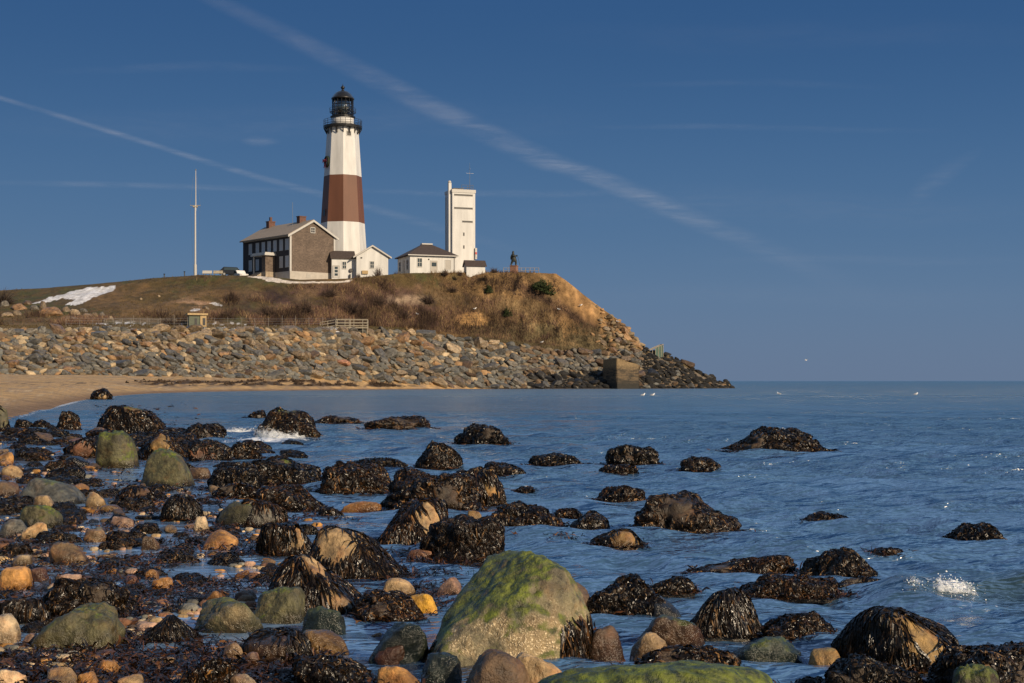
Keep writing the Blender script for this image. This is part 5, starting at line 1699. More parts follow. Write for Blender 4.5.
T(77, 100, 671, 692, 'B', 'orange', 'orange stone at the bottom edge')
T(119, 144, 674, 696, 'B', 'tan', 'tan stone at the bottom edge under the black weed')
T(229, 258, 673, 695, 'B', 'cream', 'cream ridged stone at the bottom edge below the round cream stone')
T(178, 240, 657, 695, 'W', 'dark', 'mound of black rockweed at the bottom left', taper=.4)
T(5, 51, 597, 624, 'H', 'grey', 'weed draped grey stone at lower left behind the cream boulder', bare=[(.5, -.7, .5, .45)])
T(46, 72, 606, 618, 'B', 'pink', 'flat pinkish stone behind the large grey green boulder')
T(89, 116, 650, 662, 'B', 'rust', 'flat reddish stone in front of the large grey green boulder')
T(22, 40, 633, 649, 'B', 'pink', 'pinkish cobble between the cream boulder and the large grey green one')
# -- left middle, in the water
T(258, 322, 407.5, 439, 'M', 'olive', 'greenish black boulder with white surf breaking round its foot', algae=.3, taper=.55, bare=[(0, -.1, 1.0, .3)])
T(316, 359, 416.5, 423.5, 'W', 'dark', 'low black rock awash right of the surf boulder')
T(367, 429, 416.5, 429.5, 'W', 'dark', 'long low black boulder far out in the middle of the bay', taper=.3)
T(414, 466, 441, 469, 'M', 'ochre', 'cone shaped dark boulder with an ochre tip', taper=.6, bare=[(.1, 0, 1.0, .26)])
T(456, 508, 425.5, 445, 'W', 'dark', 'smooth black dome of a boulder far out right of the cone shaped one', taper=.35)
T(249, 264, 411.5, 418.5, 'W', 'dark', 'small black rock behind the surf boulder')
T(253, 320, 459.5, 484, 'M', 'brown', 'green and brown mottled weedy boulder below the surf boulder', algae=.45, bare=[(0, -.1, 1.0, .35)])
T(340, 407, 458.5, 470, 'W', 'dark', 'flat weedy rock behind the two long mounds', dep=.5)
T(320, 398, 463, 494, 'W', 'brown', 'brown weedy mound left of the long middle mound', taper=.4)
T(376, 482, 471.5, 512, 'W', 'dark', 'long mound of black rockweed in the middle of the picture', taper=.4, dep=.6)
T(448, 506, 467, 507, 'M', 'ochre', 'rounded weedy hump with an amber patch at the right end of the long mound', bare=[(.4, -.75, .55, .35)], taper=.3)
T(391, 408, 492.5, 507, 'B', 'brown', 'bare brown stone at the foot of the long weed mound', wet=.05)
T(340, 382, 501, 512, 'B', 'orange', 'flat bright orange stone lying in the channel', dep=.45, taper=.2)
T(376, 449, 499, 547, 'M', 'tan', 'tilted weedy boulder showing a bare tan face on its right', seed=41, skew=.35, taper=.4, planes=8, bare=[(.42, -.55, .72, .46)])
T(423, 512, 517, 562, 'W', 'dark', 'wide dark weedy boulder right of the one with the bare tan face', taper=.3)
T(467, 482, 510, 523, 'B', 'ochre', 'small ochre stone behind the wide dark weedy boulder')
T(259, 326, 486, 512, 'W', 'dark', 'flattish weedy rock left of the flat orange stone', taper=.3)
T(318, 345, 507, 518.5, 'W', 'dark', 'small low weedy rock in front of the flat orange stone')
T(215, 262, 483, 499, 'W', 'dark', 'weedy rock behind the grey sparkling one')
T(255, 318, 522, 556, 'M', 'tan', 'weed haired boulder with a small bare tan patch, behind the draped pair', taper=.35, bare=[(.35, -.75, .62, .36)])
T(303, 409, 526, 580, 'M', 'tan', 'big weed draped boulder with a bare tan crown, the rear of a pair', taper=.45, seed=52, bare=[(-.32, -.55, .9, .42)], skew=-.12)
T(266, 366, 555, 615, 'M', 'tan', 'big weed draped boulder with a bare tan crown and flank, the front of a pair', taper=.5, seed=64, bare=[(.12, -.1, 1.0, .42), (.52, -.7, .45, .38)])
T(252, 307, 586, 623, 'G', 'olive', 'smooth green egg shaped boulder in front of the draped pair', algae=.4, planes=5, p=4, taper=.25, wet=.03)
T(381, 416, 577, 600, 'B', 'tan', 'egg shaped tan and pink stone right of the draped pair', planes=5, p=4)
T(404, 438, 593, 616, 'B', 'amber', 'brilliant yellow orange stone left of the largest boulder', planes=6, p=6, wet=-.1, taper=.3)
T(435, 462, 577, 598, 'B', 'pink', 'pink and orange stone leaning against the largest boulder', skew=.4, taper=.4)
T(369, 430, 620, 664, 'G', 'teal', 'dark green shaded rock at the left foot of the largest boulder', algae=.35, wet=.2)
T(302, 346, 605, 634, 'G', 'teal', 'dark green rock right of the smooth egg shaped boulder', algae=.45, wet=.1)
T(374, 407, 642.5, 665, 'B', 'rust', 'wet dark red stone in the pool by the dark green rock', wet=.3)
T(241, 314, 630, 665, 'H', 'brown', 'wet brown rock with dark weed below the smooth egg shaped boulder', bare=[(-.3, -.7, .5, .8)], dens=.6, wet=.2)
T(295, 349, 629, 655, 'B', 'ochre', 'wet amber and black rock below the dark green one', wet=.12)
T(294, 369, 655, 692, 'W', 'olive', 'low dark weedy rock at the bottom left of centre', taper=.3)
T(377, 420, 665, 694, 'B', 'orange', 'glossy orange stone at the bottom edge left of centre', wet=-.1)
T(406, 435, 549, 560, 'B', 'rust', 'flat reddish stone in the channel left of the wide weedy boulder', dep=.5)
T(355, 425, 590, 622, 'W', 'dark', 'rounded heap of black weed between the draped pair and the yellow stone', taper=.3)
T(420, 462, 652, 690, 'G', 'teal', 'dark shaded rock at the bottom by the glossy orange stone', algae=.3, wet=.2)
# -- the largest boulder and its neighbours
T(428, 592, 551, 668, 'B', 'khaki', 'the largest boulder, green on top and crusted with pale barnacles in front', seed=317, planes=10, p=7, taper=.30, skew=.10, dep=.85, fine=.02, algae=.78, barn=1.0, wet=-.03, rough=.08, bare=None)
lg = COL.objects[-1] if False else None
T(461, 530, 648, 700, 'B', 'brown', 'rounded grey brown boulder right in front of the largest boulder', planes=6, p=5, wet=-.1)
T(512, 572, 653, 694, 'B', 'tan', 'tan sloping boulder in front of the largest boulder, right of the grey brown one', planes=7, p=8, skew=-.3, taper=.45, wet=-.1)
T(500, 800, 657, 745, 'G', 'olive', 'broad bright green mossy boulder at the bottom edge of the picture', planes=5, p=4, algae=1.25, taper=.3, dep=.5, wet=-.2)
T(586, 624, 625, 660, 'B', 'brown', 'orange and grey striped boulder right of the largest boulder', planes=10, p=6, taper=.3, wet=.09)
T(556, 592, 582, 618, 'B', 'brown', 'brown stone peeping out behind the largest boulder')
T(631, 668, 632, 658, 'B', 'tan', 'small tan stone left of the brown and green boulder', barn=.2)
T(638, 707, 613, 650, 'G', 'brown', 'glossy brown and green boulder right of the largest boulder', algae=.5, wet=.14, planes=9, p=5, taper=.3)
T(578, 659, 574.5, 618, 'W', 'brown', 'round weed covered boulder behind and right of the largest boulder', taper=.35)
T(644, 682, 596, 619, 'B', 'blue', 'smooth blue black rock at the right foot of the round weedy boulder', wet=.3, skew=-.3, taper=.4)
T(685, 762, 587.5, 638, 'H', 'grey', 'weed draped boulder with a dull grey face right of the blue black rock', taper=.4, bare=[(.35, -.8, .35, .42)])
T(692, 792, 554, 576, 'W', 'brown', 'long weedy rock in the open water right of centre', dep=.5, taper=.3)
T(650, 697, 577, 594, 'W', 'dark', 'low weedy rock with a pointed top right of the round weedy boulder', dep=.55)
T(592, 645, 530, 548, 'M', 'ochre', 'smooth brown boulder in front of the biggest seaward boulder', bare=[(.2, -.6, .6, .5)], taper=.3)
T(627, 738, 492, 536, 'W', 'brown', 'biggest seaward weedy boulder, knobbly, reddish and glinting', taper=.42, skew=-.15)
T(730, 803, 634.5, 662, 'G', 'teal', 'flat dark green boulder in the water at lower right', algae=.5, wet=.06, taper=.3)
T(628, 736, 646, 676, 'W', 'dark', 'low mat of black weed behind the mossy boulder', taper=.4, dep=.45)
T(529, 588, 453.5, 466, 'W', 'brown', 'low brown rock far out right of the smooth dome', dep=.5)
T(607, 661, 445.5, 466, 'W', 'dark', 'rounded weedy boulder far out above the biggest seaward boulder', taper=.5)
T(483, 525, 463, 477, 'W', 'dark', 'low dark rock right behind the long middle mound')
T(599, 636, 465, 475, 'W', 'dark', 'low rock at the left foot of the far rounded boulder')
T(680, 720, 458, 472, 'W', 'dark', 'small dark dome far out right of the far rounded boulder')
T(515, 534, 487, 493, 'W', 'dark', 'tiny rock just awash right of the amber patched hump')
T(491, 561, 502.5, 529, 'W', 'brown', 'knobbly weedy boulder in the channel right of the amber patched hump', taper=.35)
T(590, 648, 486.5, 504, 'W', 'brown', 'brown weedy boulder behind the biggest seaward boulder', dep=.6)
T(555, 583, 509, 518, 'W', 'dark', 'small rock awash left of the biggest seaward boulder')
T(569, 609, 513, 532, 'W', 'dark', 'dark low boulder against the left of the biggest seaward boulder')
T(727, 824, 428.5, 452, 'W', 'brown', 'long humped boulder farthest out on the right half of the bay', dep=.5, taper=.25)
T(799, 857, 513, 524.5, 'W', 'dark', 'long thin weedy rock just awash in the right half', dep=.45, taper=.4)
T(941, 1004, 524, 546, 'W', 'brown', 'weedy rock with a peaked top near the right edge', taper=.5, skew=.15)
T(799, 872, 546.5, 582, 'W', 'dark', 'peaked dark weedy boulder left of the breaking wave', taper=.5)
T(738, 842, 576, 599, 'W', 'brown', 'long low weedy reef in front of the peaked boulder', dep=.45, taper=.35)
T(832, 899, 577.5, 592, 'W', 'dark', 'thin weedy rock running from the reef toward the breaking wave', dep=.4)
T(755, 835, 612, 640, 'W', 'brown', 'low weedy boulder left of the great weed draped boulder at right', taper=.35)
T(810, 841, 648, 667, 'B', 'ochre', 'small yellow ochre stone in the water at lower right', planes=6, p=5, wet=-.1, algae=.15)
T(836, 968, 605.5, 670, 'M', 'ochre', 'great weed draped boulder at lower right with a bare brown brow', seed=87, taper=.22, bare=[(.14, -.72, .72, .36)])
T(818, 934, 654, 712, 'W', 'grey', 'weedy mound in front of the great draped boulder', taper=.35)
T(786, 826, 677, 695, 'W', 'dark', 'small weedy rock at the bottom edge left of the front mound')
T(925, 1060, 642, 715, 'W', 'dark', 'big weedy mass in the lower right corner', taper=.3)
T(950, 1004, 664, 725, 'G', 'olive', 'bright green stone among the weed in the lower right corner', algae=1.0, planes=5, p=4, wet=-.2)
T(869, 907, 547.5, 556, 'W', 'dark', 'flat rock awash right behind the peaked boulder')

# weed hanging on the right flank of the largest boulder
big = [o for o in COL.objects if o.get('label', '').startswith('the largest boulder')][0]
Vb = np.array([v.co[:] for v in big.data.vertices]); Fb = np.array([p.vertices[:] for p in big.data.polygons])
r2 = np.random.default_rng(4)
ctr = Vb[Fb].mean(1); hz_, hw_ = Vb[:, 2].max(), Vb[:, 0].max()
sel = (ctr[:, 0] > hw_ * .60) & (ctr[:, 2] < hz_ * .42) & (ctr[:, 1] < 0)
rb = drape(Vb, Fb[sel], 420, .010, .20, r2)
obj('rockweed', np_mesh('rockweed', rb[0], rb[1], M['weed'], True), big)
sel = (ctr[:, 0] < -hw_ * .8) & (ctr[:, 2] < hz_ * .2) & (ctr[:, 1] < .05)
if sel.sum() > 20:
    rb = drape(Vb, Fb[sel], 120, .009, .10, r2)
    obj('rockweed', np_mesh('rockweed', rb[0], rb[1], M['weed'], True), big)

# ---- small dark weedy rocks crowding the left shore (copies of six)
PROT = []
for k in range(6):
    P, Fa = rock_shape(700 + k, 4, 8, 7, .22, .06)
    V = P * np.array([1, .8, .5]) + np.array([0, 0, .12])
    V[:, :2] *= (1 - .3 * np.clip(V[:, 2:3] / .62, 0, 1))
    rb = drape(V, Fa, 620, .065, .5, np.random.default_rng(k), wild=1.5)
    PROT.append((np_mesh('weedy_rock', V, Fa, M['weedbase'], True), np_mesh('rockweed', rb[0], rb[1], M['weed'], True)))


def clash(x, y, r, f=.8):
    for (_a, _b, _c, _d, X, D_, w2, d2) in ROCKS:
        if ((x - X) / (w2 / 2 + r)) ** 2 + ((y - D_) / (d2 / 2 + r)) ** 2 < f: return True
    return False


rr = np.random.default_rng(77)
cnt = 0
for _ in range(6000):
    py = 437 + 225 * rr.random() ** 1.5
    u = rr.uniform(-10, 300 if py > 440 else 240)
    if py < 425 and u < 110: continue
    if rr.random() > (1 if u < 200 else .35): continue
    D_ = F * EYE / (py - HZ); x = (u - CX) / F * D_
    r = (9 + 13 * rr.random()) / F * D_ * (1 if py < 500 else 1.1)
    if clash(x, D_, r, .55): continue
    k = int(rr.integers(6))
    o = bpy.data.objects.new('weedy_rock', PROT[k][0]); COL.objects.link(o)
    ch = bpy.data.objects.new('rockweed', PROT[k][1]); COL.objects.link(ch); ch.parent = o
    o.location = (x, D_, -.01); o.scale = (r, r, r * rr.uniform(.55, 1.0)); o.rotation_euler = (0, 0, rr.uniform(0, 6.28))
    tag(o, 'small rock shaggy with black weed %s' % ('in the crowded shallows at the upper left' if py < 470 else 'in the weed beds of the left shore'), 'rock', 'small weedy rocks, %s' % ('upper left shallows' if py < 470 else 'left shore weed beds'))
    ROCKS.append((0, 0, 0, 0, x, D_, r * 2, r * 1.7)); cnt += 1
    if cnt >= 150: break
print('weedy rocks', cnt)

# ---- cobbles of the left shore
CB = []
for k in range(8):
    P, Fa = rock_shape(900 + k, 3 if k else 4, 8, 11 if k % 2 else 6, .10, .02)
    CB.append(np_mesh('cobble', P * np.array([1, .8, .62]), Fa, M['rock'], True))
CPAL = [('tan', 'tan'), ('orange', 'orange'), ('pink', 'pinkish'), ('brown', 'brown'), ('grey', 'grey'), ('rust', 'rusty red'), ('cream', 'cream'), ('dark', 'black wet')]
cnt = 0
for _ in range(6000):
    py = 440 + 250 * rr.random() ** .9
    lim = 250 if py < 560 else 430
    u = rr.uniform(-8, lim)
    if u > 260 and rr.random() < .5: continue
    D_ = F * EYE / (py - HZ); x = (u - CX) / F * D_
    r = (3.2 + 7.5 * rr.random() ** 2.2) / F * D_
    if clash(x, D_, r, .85): continue
    zs = float(shore_z(np.array([x]), np.array([D_]))[0])
    if zs < -.10: continue
    q = rr.choice(len(CPAL), p=[.22, .14, .12, .2, .1, .08, .06, .08])
    cl, nm = CPAL[q]
    if cl in ('cream', 'grey', 'pink') and rr.random() < .5: cl, nm = 'brown', 'brown'
    o = bpy.data.objects.new('cobble', CB[int(rr.integers(8))]); COL.objects.link(o)
    o.location = (x, D_, max(zs, -.025) + r * .25); o.scale = (r * rr.uniform(.9, 1.3), r, r * rr.uniform(.7, 1.1)); o.rotation_euler = (rr.uniform(-.3, .3), rr.uniform(-.3, .3), rr.uniform(0, 6.28))
    o.color = tuple(np.array(B_[cl]) * rr.uniform(.55, 1.1)) + (1,); o['wetline'] = .0
    nearer = 'near the bottom left' if py > 590 else 'in the middle of the left shore' if py > 510 else 'at the back of the left shore'
    tag(o, 'small rounded %s cobble among black weed %s' % (nm, nearer), 'cobble', 'small %s cobbles %s' % (nm, nearer))
    ROCKS.append((0, 0, 0, 0, x, D_, r * 2.1, r * 2)); cnt += 1
    if cnt >= 290: break
print('cobbles', cnt)

# ---- loose rockweed between the stones
r_ = np.random.default_rng(55)
N = 52000
py = 405 + 300 * r_.random(N) ** .8
u = r_.uniform(-30, 720, N)
D_ = F * EYE / (py - HZ); x = (u - CX) / F * D_
P = np.stack([x, D_, 0 * x], 1)
den = fbm(P * np.array([1.1, .9, 1]) + 21, 3)
lim = np.interp(u, [-30, 150, 260, 420, 560, 720], [-.28, -.14, .06, .30, .55, .8]) + .25 * sstep(480, 430, py)
keep = (den > lim + r_.normal(size=N) * .06)
keep &= ~((py < 440) & (u < 95)) & ~((py < 520) & (u > 330)) & ~((py < 470) & (u > 200))
dn = den[keep]
x, D_ = x[keep], D_[keep]
for (X_, Dd, w2, d2, pw) in SKIRT:                       # fringes of floating weed about the weedy boulders
    k = int(pw * 2.2)
    a = r_.uniform(0, 6.28, k); q = 1.0 + np.abs(r_.normal(size=k)) * .14
    x = np.append(x, X_ + np.cos(a) * w2 / 2 * q); D_ = np.append(D_, Dd + np.sin(a) * d2 / 2 * q); dn = np.append(dn, np.full(k, -.1))
n = len(x); print('loose weed', n)
px = D_ / F
zs = np.maximum(shore_z(x, D_), 0.0)
Ln = np.maximum(.10, 11 * px) * r_.uniform(.5, 1.3, n)
az = r_.uniform(0, 6.28, n)
K = 5
path = np.zeros((n, K, 3)); ang = az.copy()
p = np.stack([x, D_, zs + .004 + np.maximum(.028, 3.5 * px) * r_.random(n) ** 1.6 * sstep(-.2, .5, dn)], 1)
z0 = p[:, 2].copy()
for j in range(K):
    path[:, j] = p
    ang = ang + r_.normal(size=n) * .6
    p = p + np.stack([np.cos(ang) * Ln / K, np.sin(ang) * Ln / K, r_.normal(size=n) * .008 + (.5 - j / K) * .012], 1)
path[:, :, 2] = np.maximum(path[:, :, 2], .003)
nrm = np.zeros_like(path); nrm[..., 2] = 1
V, Fa = ribbon_mesh(path, np.maximum(.009, 1.4 * px) * r_.uniform(.6, 1.5, n), nrm, r_)
tag(obj('loose_seaweed', np_mesh('loose_seaweed', V, Fa, M['weedmat'], True)), 'black and brown loose rockweed lying between the stones and in the pools', 'seaweed', kind='stuff')

# ---- gravel patches
N = 5000
py = 440 + 245 * r_.random(N); u = r_.uniform(-20, 330, N)
D_ = F * EYE / (py - HZ); x = (u - CX) / F * D_
den = fbm(np.stack([x, D_, 0 * x], 1) * 1.5 + 51, 2)
zs = shore_z(x, D_)
keep = (den > .1) & (zs > -.05)
x, D_, zs = x[keep], D_[keep], zs[keep]
P0, F0 = rock_shape(5, 2, 8, 5, .05, 0)
n = len(x); rad = r_.uniform(.010, .028, n) * (1 + 1.2 * r_.random(n) ** 4)
V = (P0[None] * np.array([1, .8, .6]) * rad[:, None, None] * r_.uniform(.8, 1.3, (n, 1, 3)) + np.stack([x, D_, np.maximum(zs, -.012) + rad * .4], 1)[:, None]).reshape(-1, 3)
Fa = (F0[None] + (np.arange(n) * len(P0))[:, None, None]).reshape(-1, 3)
pal = np.array([B_['tan'], B_['orange'], B_['pink'], B_['brown'], B_['cream'], B_['grey'], B_['rust']])
C = np.repeat(pal[r_.integers(0, len(pal), n)] * r_.uniform(.6, 1.1, n)[:, None], len(P0), 0)
tag(obj('gravel', np_mesh('gravel', V, Fa, M['riprap_far'], True, C)), 'patches of small mixed gravel on the left shore', 'gravel', kind='stuff')

yy = [3.2]
while yy[-1] < 60: yy.append(yy[-1] * 1.006)
while yy[-1] < 30000: yy.append(yy[-1] * 1.045)
yy = np.array(yy)
uw = np.concatenate([np.linspace(-2200, -120, 50, endpoint=False), np.arange(-120, 1150, 3.5), np.linspace(1150, 3400, 55)])
U2, Y2 = np.meshgrid(uw, yy)
x_ = ((U2 - CX) / F * Y2).ravel(); y_ = Y2.ravel()
z_, chop_ = wave(x_, y_)
foamv = np.zeros_like(x_)
# foam at the breaker, round the surf boulder, at the beach edge and the tip
foamv += 1.0 * np.exp(-((x_ - 2.54) / .12) ** 2) * np.exp(-((y_ - 8.19) / .08) ** 2) + .6 * np.exp(-((x_ - 2.32) / .05) ** 2) * np.exp(-((y_ - 8.19) / .07) ** 2) + .35 * np.exp(-((x_ - 2.6) / .5) ** 2) * np.exp(-((y_ - 7.85) / .25) ** 2)
foamv += 1.25 * np.exp(-((x_ + 5.0) / .9) ** 2 - ((y_ - 29.9) / 1.0) ** 2)
foamv += .75 * np.exp(-((x_ + 6.5) / .6) ** 2 - ((y_ - 33) / 3.0) ** 2)
uu_ = x_ / y_ * F + CX
shore_d = np.interp(uu_, UK, D0)
foamv += .58 * np.exp(-((y_ - shore_d + 1.2) / np.where(uu_ < 130, 4.0, 2.0)) ** 2) * (uu_ > 20) * (uu_ < 420)
foamv += .4 * np.exp(-((uu_ - 70) / 35) ** 2) * np.exp(-((y_ - 78) / 9) ** 2)
foamv += .7 * np.exp(-((uu_ - 730) / 9) ** 2) * np.exp(-((y_ - 238) / 5) ** 2)
cy_ = 8.25 + .10 * (x_ - 2.5)
hump = sstep(1.95, 2.3, x_) * np.exp(-((y_ - cy_ + .06) / .20) ** 2) * (1 - .5 * sstep(3.2, 4.2, x_))
for (X_, Dd, w2, d2, pw) in SKIRT:                       # thin lines of foam where the water meets the outer rocks
    near = np.nonzero((np.abs(x_ - X_) < w2) & (np.abs(y_ - Dd) < d2 * 1.2))[0]
    if X_ / Dd * F + CX < 225 or not len(near): continue
    q = np.sqrt(((x_[near] - X_) / (w2 / 2)) ** 2 + ((y_[near] - Dd) / (d2 / 2)) ** 2)
    foamv[near] += .34 * np.exp(-((q - 1.06) / .075) ** 2)
cw = np.stack([chop_, np.clip(foamv, 0, 1), np.clip(hump, 0, 1)], 1)
nr, nc_ = len(yy), len(uw)
I = np.arange(nr * nc_).reshape(nr, nc_)
Fc = np.stack([I[:-1, :-1], I[:-1, 1:], I[1:, 1:], I[1:, :-1]], -1).reshape(-1, 4)
wo = obj('sea_water', np_mesh('sea_water', np.stack([x_, y_, z_], 1), Fc, M['water'], True, cw))
tag(wo, kind='structure')

# ================================================================== breaking foam
def spray(name, label, pts, rads, seed):
    r2 = np.random.default_rng(seed)
    Pq, Fq = ico(1)
    n = len(pts)
    S = Pq[None] * rads[:, None, None] * r2.uniform(.5, 1.5, (n, 1, 3)) * (1 + .3 * r2.normal(size=(n, len(Pq), 1))) + pts[:, None]
    o = obj(name, np_mesh(name, S.reshape(-1, 3), (Fq[None] + (np.arange(n) * len(Pq))[:, None, None]).reshape(-1, 3), M['foam'], True))
    return tag(o, label, 'foam', kind='stuff')


n = 260
tx = r_.normal(size=n) * .075 + 2.54
tx = np.where(r_.random(n) < .2, r_.normal(size=n) * .04 + 2.31, tx)
ty = 8.19 + .10 * (tx - 2.5) + r_.normal(size=n) * .05
zw, _c = wave(tx, ty)
env = np.exp(-((tx - 2.50) / .05) ** 2) + .7 * np.exp(-((tx - 2.60) / .06) ** 2) + .25 + .4 * np.exp(-((tx - 2.31) / .04) ** 2)
tz = zw - .012 + np.abs(r_.normal(size=n)) * .02 * env
spray('wave_foam', 'white foam tumbling off the small breaking wave at right', np.stack([tx, ty - .03, tz], 1), r_.uniform(.0012, .0045, n) * np.minimum(1, .4 + env), 1)
# surf round the boulder
sb = [o for o in COL.objects if 'white surf breaking' in o.get('label', '')][0]
n = 420
a = r_.uniform(math.pi * .92, math.pi * 1.85, n)
hw = (322 - 258) / 2 / F * sb.location.y
k_ = r_.normal(size=n) * .12 + 1.02
tx = sb.location.x + np.cos(a) * hw * k_ * 1.0; ty = sb.location.y + np.sin(a) * hw * .75 * k_
tz = .015 + np.abs(r_.normal(size=n)) * .075 * np.exp(-((a - math.pi * 1.2) / .8) ** 2)
spray('surf_foam', 'white surf washing round the foot of the greenish black boulder', np.stack([tx, ty, tz], 1), r_.uniform(.004, .014, n), 2)

def foam_sheets(name, label, path, hgt, out, layers, seed):
    """torn standing sheets of white water along path (n,3); hgt(t) crest height, out = how far the layers spread"""
    r2 = np.random.default_rng(seed)
    n, m = 70, 12
    t = np.linspace(0, 1, n)
    base = np.stack([np.interp(t, np.linspace(0, 1, len(path)), np.array(path)[:, i]) for i in range(3)], 1)
    Vs, Fs, Cs, off = [], [], [], 0
    for L in range(layers):
        tt, jj = np.meshgrid(t, np.linspace(0, 1, m), indexing='ij')
        H = np.interp(t, np.linspace(0, 1, len(hgt)), hgt)[:, None] * r2.uniform(.55, 1.1) * (1 + .45 * perlin(np.stack([t * 9 + L * 5.3, t * 0 + seed, t * 0], 1)))[:, None]
        P = np.repeat(base[:, None], m, 1).copy()
        P[..., 2] += H * jj
        o_ = r2.uniform(-1, 1) * out
        P[..., 1] += o_ - out * .9 * jj * (1 - jj) + out * .5 * perlin(np.stack([tt * 7 + L, jj * 2, tt * 0 + L * 3.7], -1).reshape(-1, 3)).reshape(n, m)
        P[..., 0] += out * .5 * perlin(np.stack([tt * 9 + L * 2, jj * 3, tt * 0 + 9], -1).reshape(-1, 3)).reshape(n, m)
        den = (1.05 - .75 * jj) * np.minimum(1, 7 * np.minimum(tt, 1 - tt)) - .12
        I = np.arange(n * m).reshape(n, m) + off
        Fs.append(np.stack([I[:-1, :-1], I[1:, :-1], I[1:, 1:], I[:-1, 1:]], -1).reshape(-1, 4))
        Vs.append(P.reshape(-1, 3)); Cs.append(np.repeat(den.reshape(-1, 1), 3, 1)); off += n * m
    o = obj(name, np_mesh(name, np.concatenate(Vs), np.concatenate(Fs), M['torn_foam'], True, np.clip(np.concatenate(Cs), 0, 1)))
    return tag(o, label, 'foam', kind='stuff')


cx_ = np.linspace(2.39, 2.70, 12)
cyy = 8.19 + .10 * (cx_ - 2.5)
cz = wave(cx_, cyy)[0]
foam_sheets('breaking_crest', 'small torn crest of white water on the breaking wave at right', np.stack([cx_, cyy - .02, cz - .06], 1), [.02, .07, .12, .08, .06, .075, .085, .06, .02], .05, 9, 3)
cx_ = np.linspace(2.26, 2.36, 6); cyy = 8.19 + 0 * cx_; cz = wave(cx_, cyy)[0]
foam_sheets('breaking_crest', 'little curl of white water just left of the breaking crest', np.stack([cx_, cyy, cz - .05], 1), [.01, .07, .05, .03], .03, 5, 4)
a = np.linspace(math.pi * .95, math.pi * 1.8, 14)
foam_sheets('surf_wash', 'white surf thrown up against the greenish black boulder', np.stack([sb.location.x + np.cos(a) * hw * 1.05, sb.location.y + np.sin(a) * hw * .82, 0 * a], 1), [.12, .30, .36, .30, .22, .2, .12, .05], .16, 9, 5)
cx_ = np.linspace(-6.9, -5.75, 10)
foam_sheets('surf_wash', 'white wash of a spent wave left of the greenish black boulder', np.stack([cx_, 33.0 + .3 * np.sin(cx_ * 3), 0 * cx_], 1), [.02, .12, .2, .17, .1, .02], .35, 8, 6)

# ================================================================== vapour trails high above the sea
def trail(name, pts, alt, label, cat, fade, seed=0):
    """pts: (column, row, half width) down the middle of the trail, set on a level sheet at height alt"""
    pts = np.array(pts, float)
    t = np.linspace(0, 1, 90); tk = np.linspace(0, 1, len(pts))
    c = np.stack([np.interp(t, tk, pts[:, i]) for i in range(3)], 1)
    k = np.ones(9) / 9
    cp = np.pad(c, ((4, 4), (0, 0)), mode='reflect', reflect_type='odd')
    c = np.stack([np.convolve(cp[:, i], k, 'valid') for i in range(3)], 1)
    tn = np.gradient(c[:, :2], axis=0); tn /= np.linalg.norm(tn, axis=1)[:, None]
    nn = np.stack([-tn[:, 1], tn[:, 0]], 1)
    m = 13
    V, A = [], []
    for j in range(m):
        v = (j / (m - 1) * 2 - 1)
        q = c[:, :2] + nn * (c[:, 2] * v)[:, None]
        D_ = (alt - EYE) * F / (HZ - q[:, 1])
        V.append(np.stack([(q[:, 0] - CX) / F * D_, D_, np.full(len(t), float(alt))], 1))
        prof = (1 - v * v) ** 1.6
        A.append(prof * np.interp(t, np.linspace(0, 1, len(fade)), fade))
    V = np.array(V); A = np.array(A)
    I = np.arange(m * 90).reshape(m, 90)
    Fa = np.stack([I[:-1, :-1], I[:-1, 1:], I[1:, 1:], I[1:, :-1]], -1).reshape(-1, 4)
    al = A.reshape(-1)
    o = obj(name, np_mesh(name, V.reshape(-1, 3), Fa, M['vapour'], True, np.stack([al, al, al], 1)))
    o.visible_shadow = True
    return tag(o, label, cat, 'vapour trails and cirrus')


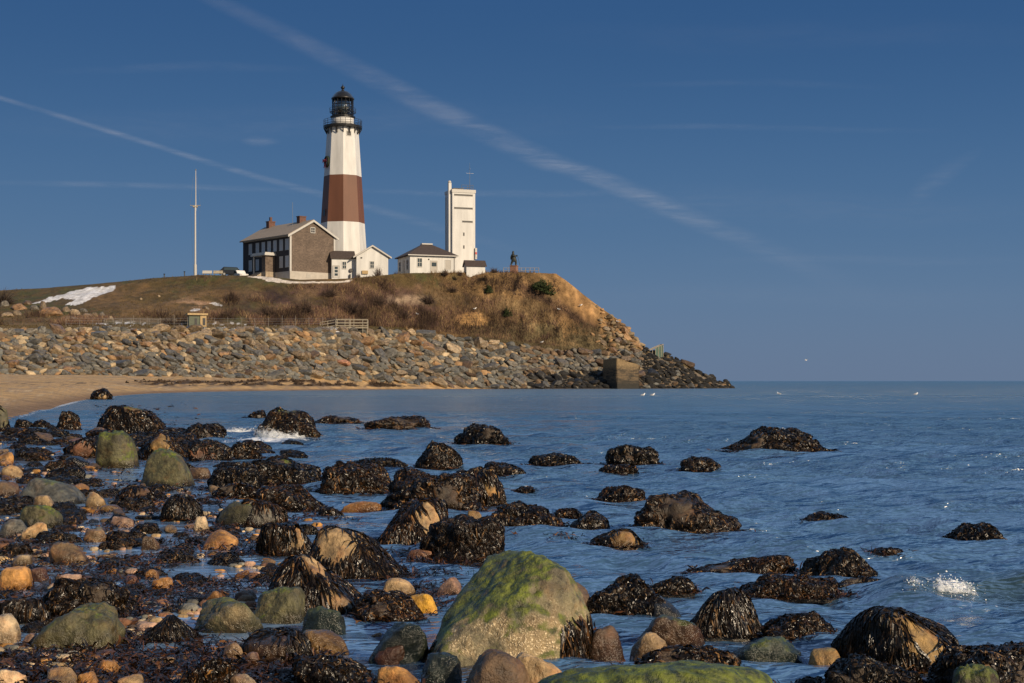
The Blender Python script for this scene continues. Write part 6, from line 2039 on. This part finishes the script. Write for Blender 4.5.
trail('vapour_trail', [(190, -12, 9), (260, 22, 11), (350, 66, 13), (450, 116, 13), (540, 158, 14), (562, 165, 10), (620, 186, 12), (700, 222, 12), (760, 246, 13), (880, 300, 16)], 2600, 'long broad vapour trail slanting down to the right past the lighthouse top', 'vapour trail', [.12, .22, .38, .42, .5, .48, .4, .18, .0])
trail('vapour_trail', [(-330, -8, 2.6), (-160, 47, 2.8), (0, 98, 3.2), (80, 122, 3.5), (150, 144, 3.6), (240, 172, 4), (320, 194, 4.5), (420, 222, 6), (530, 255, 7)], 3000, 'thin vapour trail slanting from the left edge behind the lighthouse', 'vapour trail', [.4, .42, .42, .45, .42, .3, .2, .0])
trail('cloud_wisp', [(240, 141, 3), (252, 141, 6), (264, 141.5, 6), (282, 142, 3)], 3200, 'tiny oval cloud wisp left of the lighthouse top', 'cloud', [0, .25, .28, 0])
trail('cloud_wisp', [(905, 205, 6), (925, 188, 13), (950, 170, 12), (985, 148, 4)], 3200, 'faint ragged cirrus wisp high at the right', 'cloud', [0, .14, .16, 0])
for (pts, lb, f) in (([(-40, 182, 3), (80, 184, 4), (200, 187, 4), (330, 192, 3)], 'faint level cirrus streak at left behind the flagpole', .2), ([(340, 190, 3), (430, 193, 4), (560, 194, 5), (680, 190, 3)], 'faint level cirrus streak beside the square tower', .18),
                     ([(560, 128, 3), (700, 126, 4), (860, 130, 4), (960, 131, 3)], 'faint level cirrus streak high at the right', .12), ([(40, 72, 4), (200, 66, 7), (330, 70, 4)], 'faint level cirrus streak high at the left', .09), ([(690, 262, 4), (820, 258, 6), (930, 262, 6), (1060, 258, 4)], 'faint level cirrus streak low at the right above the sea', .09), ([(-60, 120, 16), (150, 128, 22), (420, 118, 24), (640, 126, 18)], 'broad thin veil of cirrus across the upper left sky', .07), ([(480, 215, 14), (700, 200, 22), (900, 214, 22), (1090, 205, 14)], 'broad thin veil of cirrus across the right sky', .07), ([(520, 300, 10), (700, 292, 14), (900, 300, 16), (1090, 294, 10)], 'broad thin veil of haze low over the sea', .06), ([(500, 30, 12), (700, 40, 20), (900, 30, 20), (1090, 40, 12)], 'broad thin veil of cirrus along the top right', .05), ([(600, 86, 3), (760, 82, 5), (900, 88, 4)], 'faintest level cirrus streak near the top right', .08)):
    trail('cirrus_streak', pts, 3400, lb, 'cloud', [0, f, f, 0])
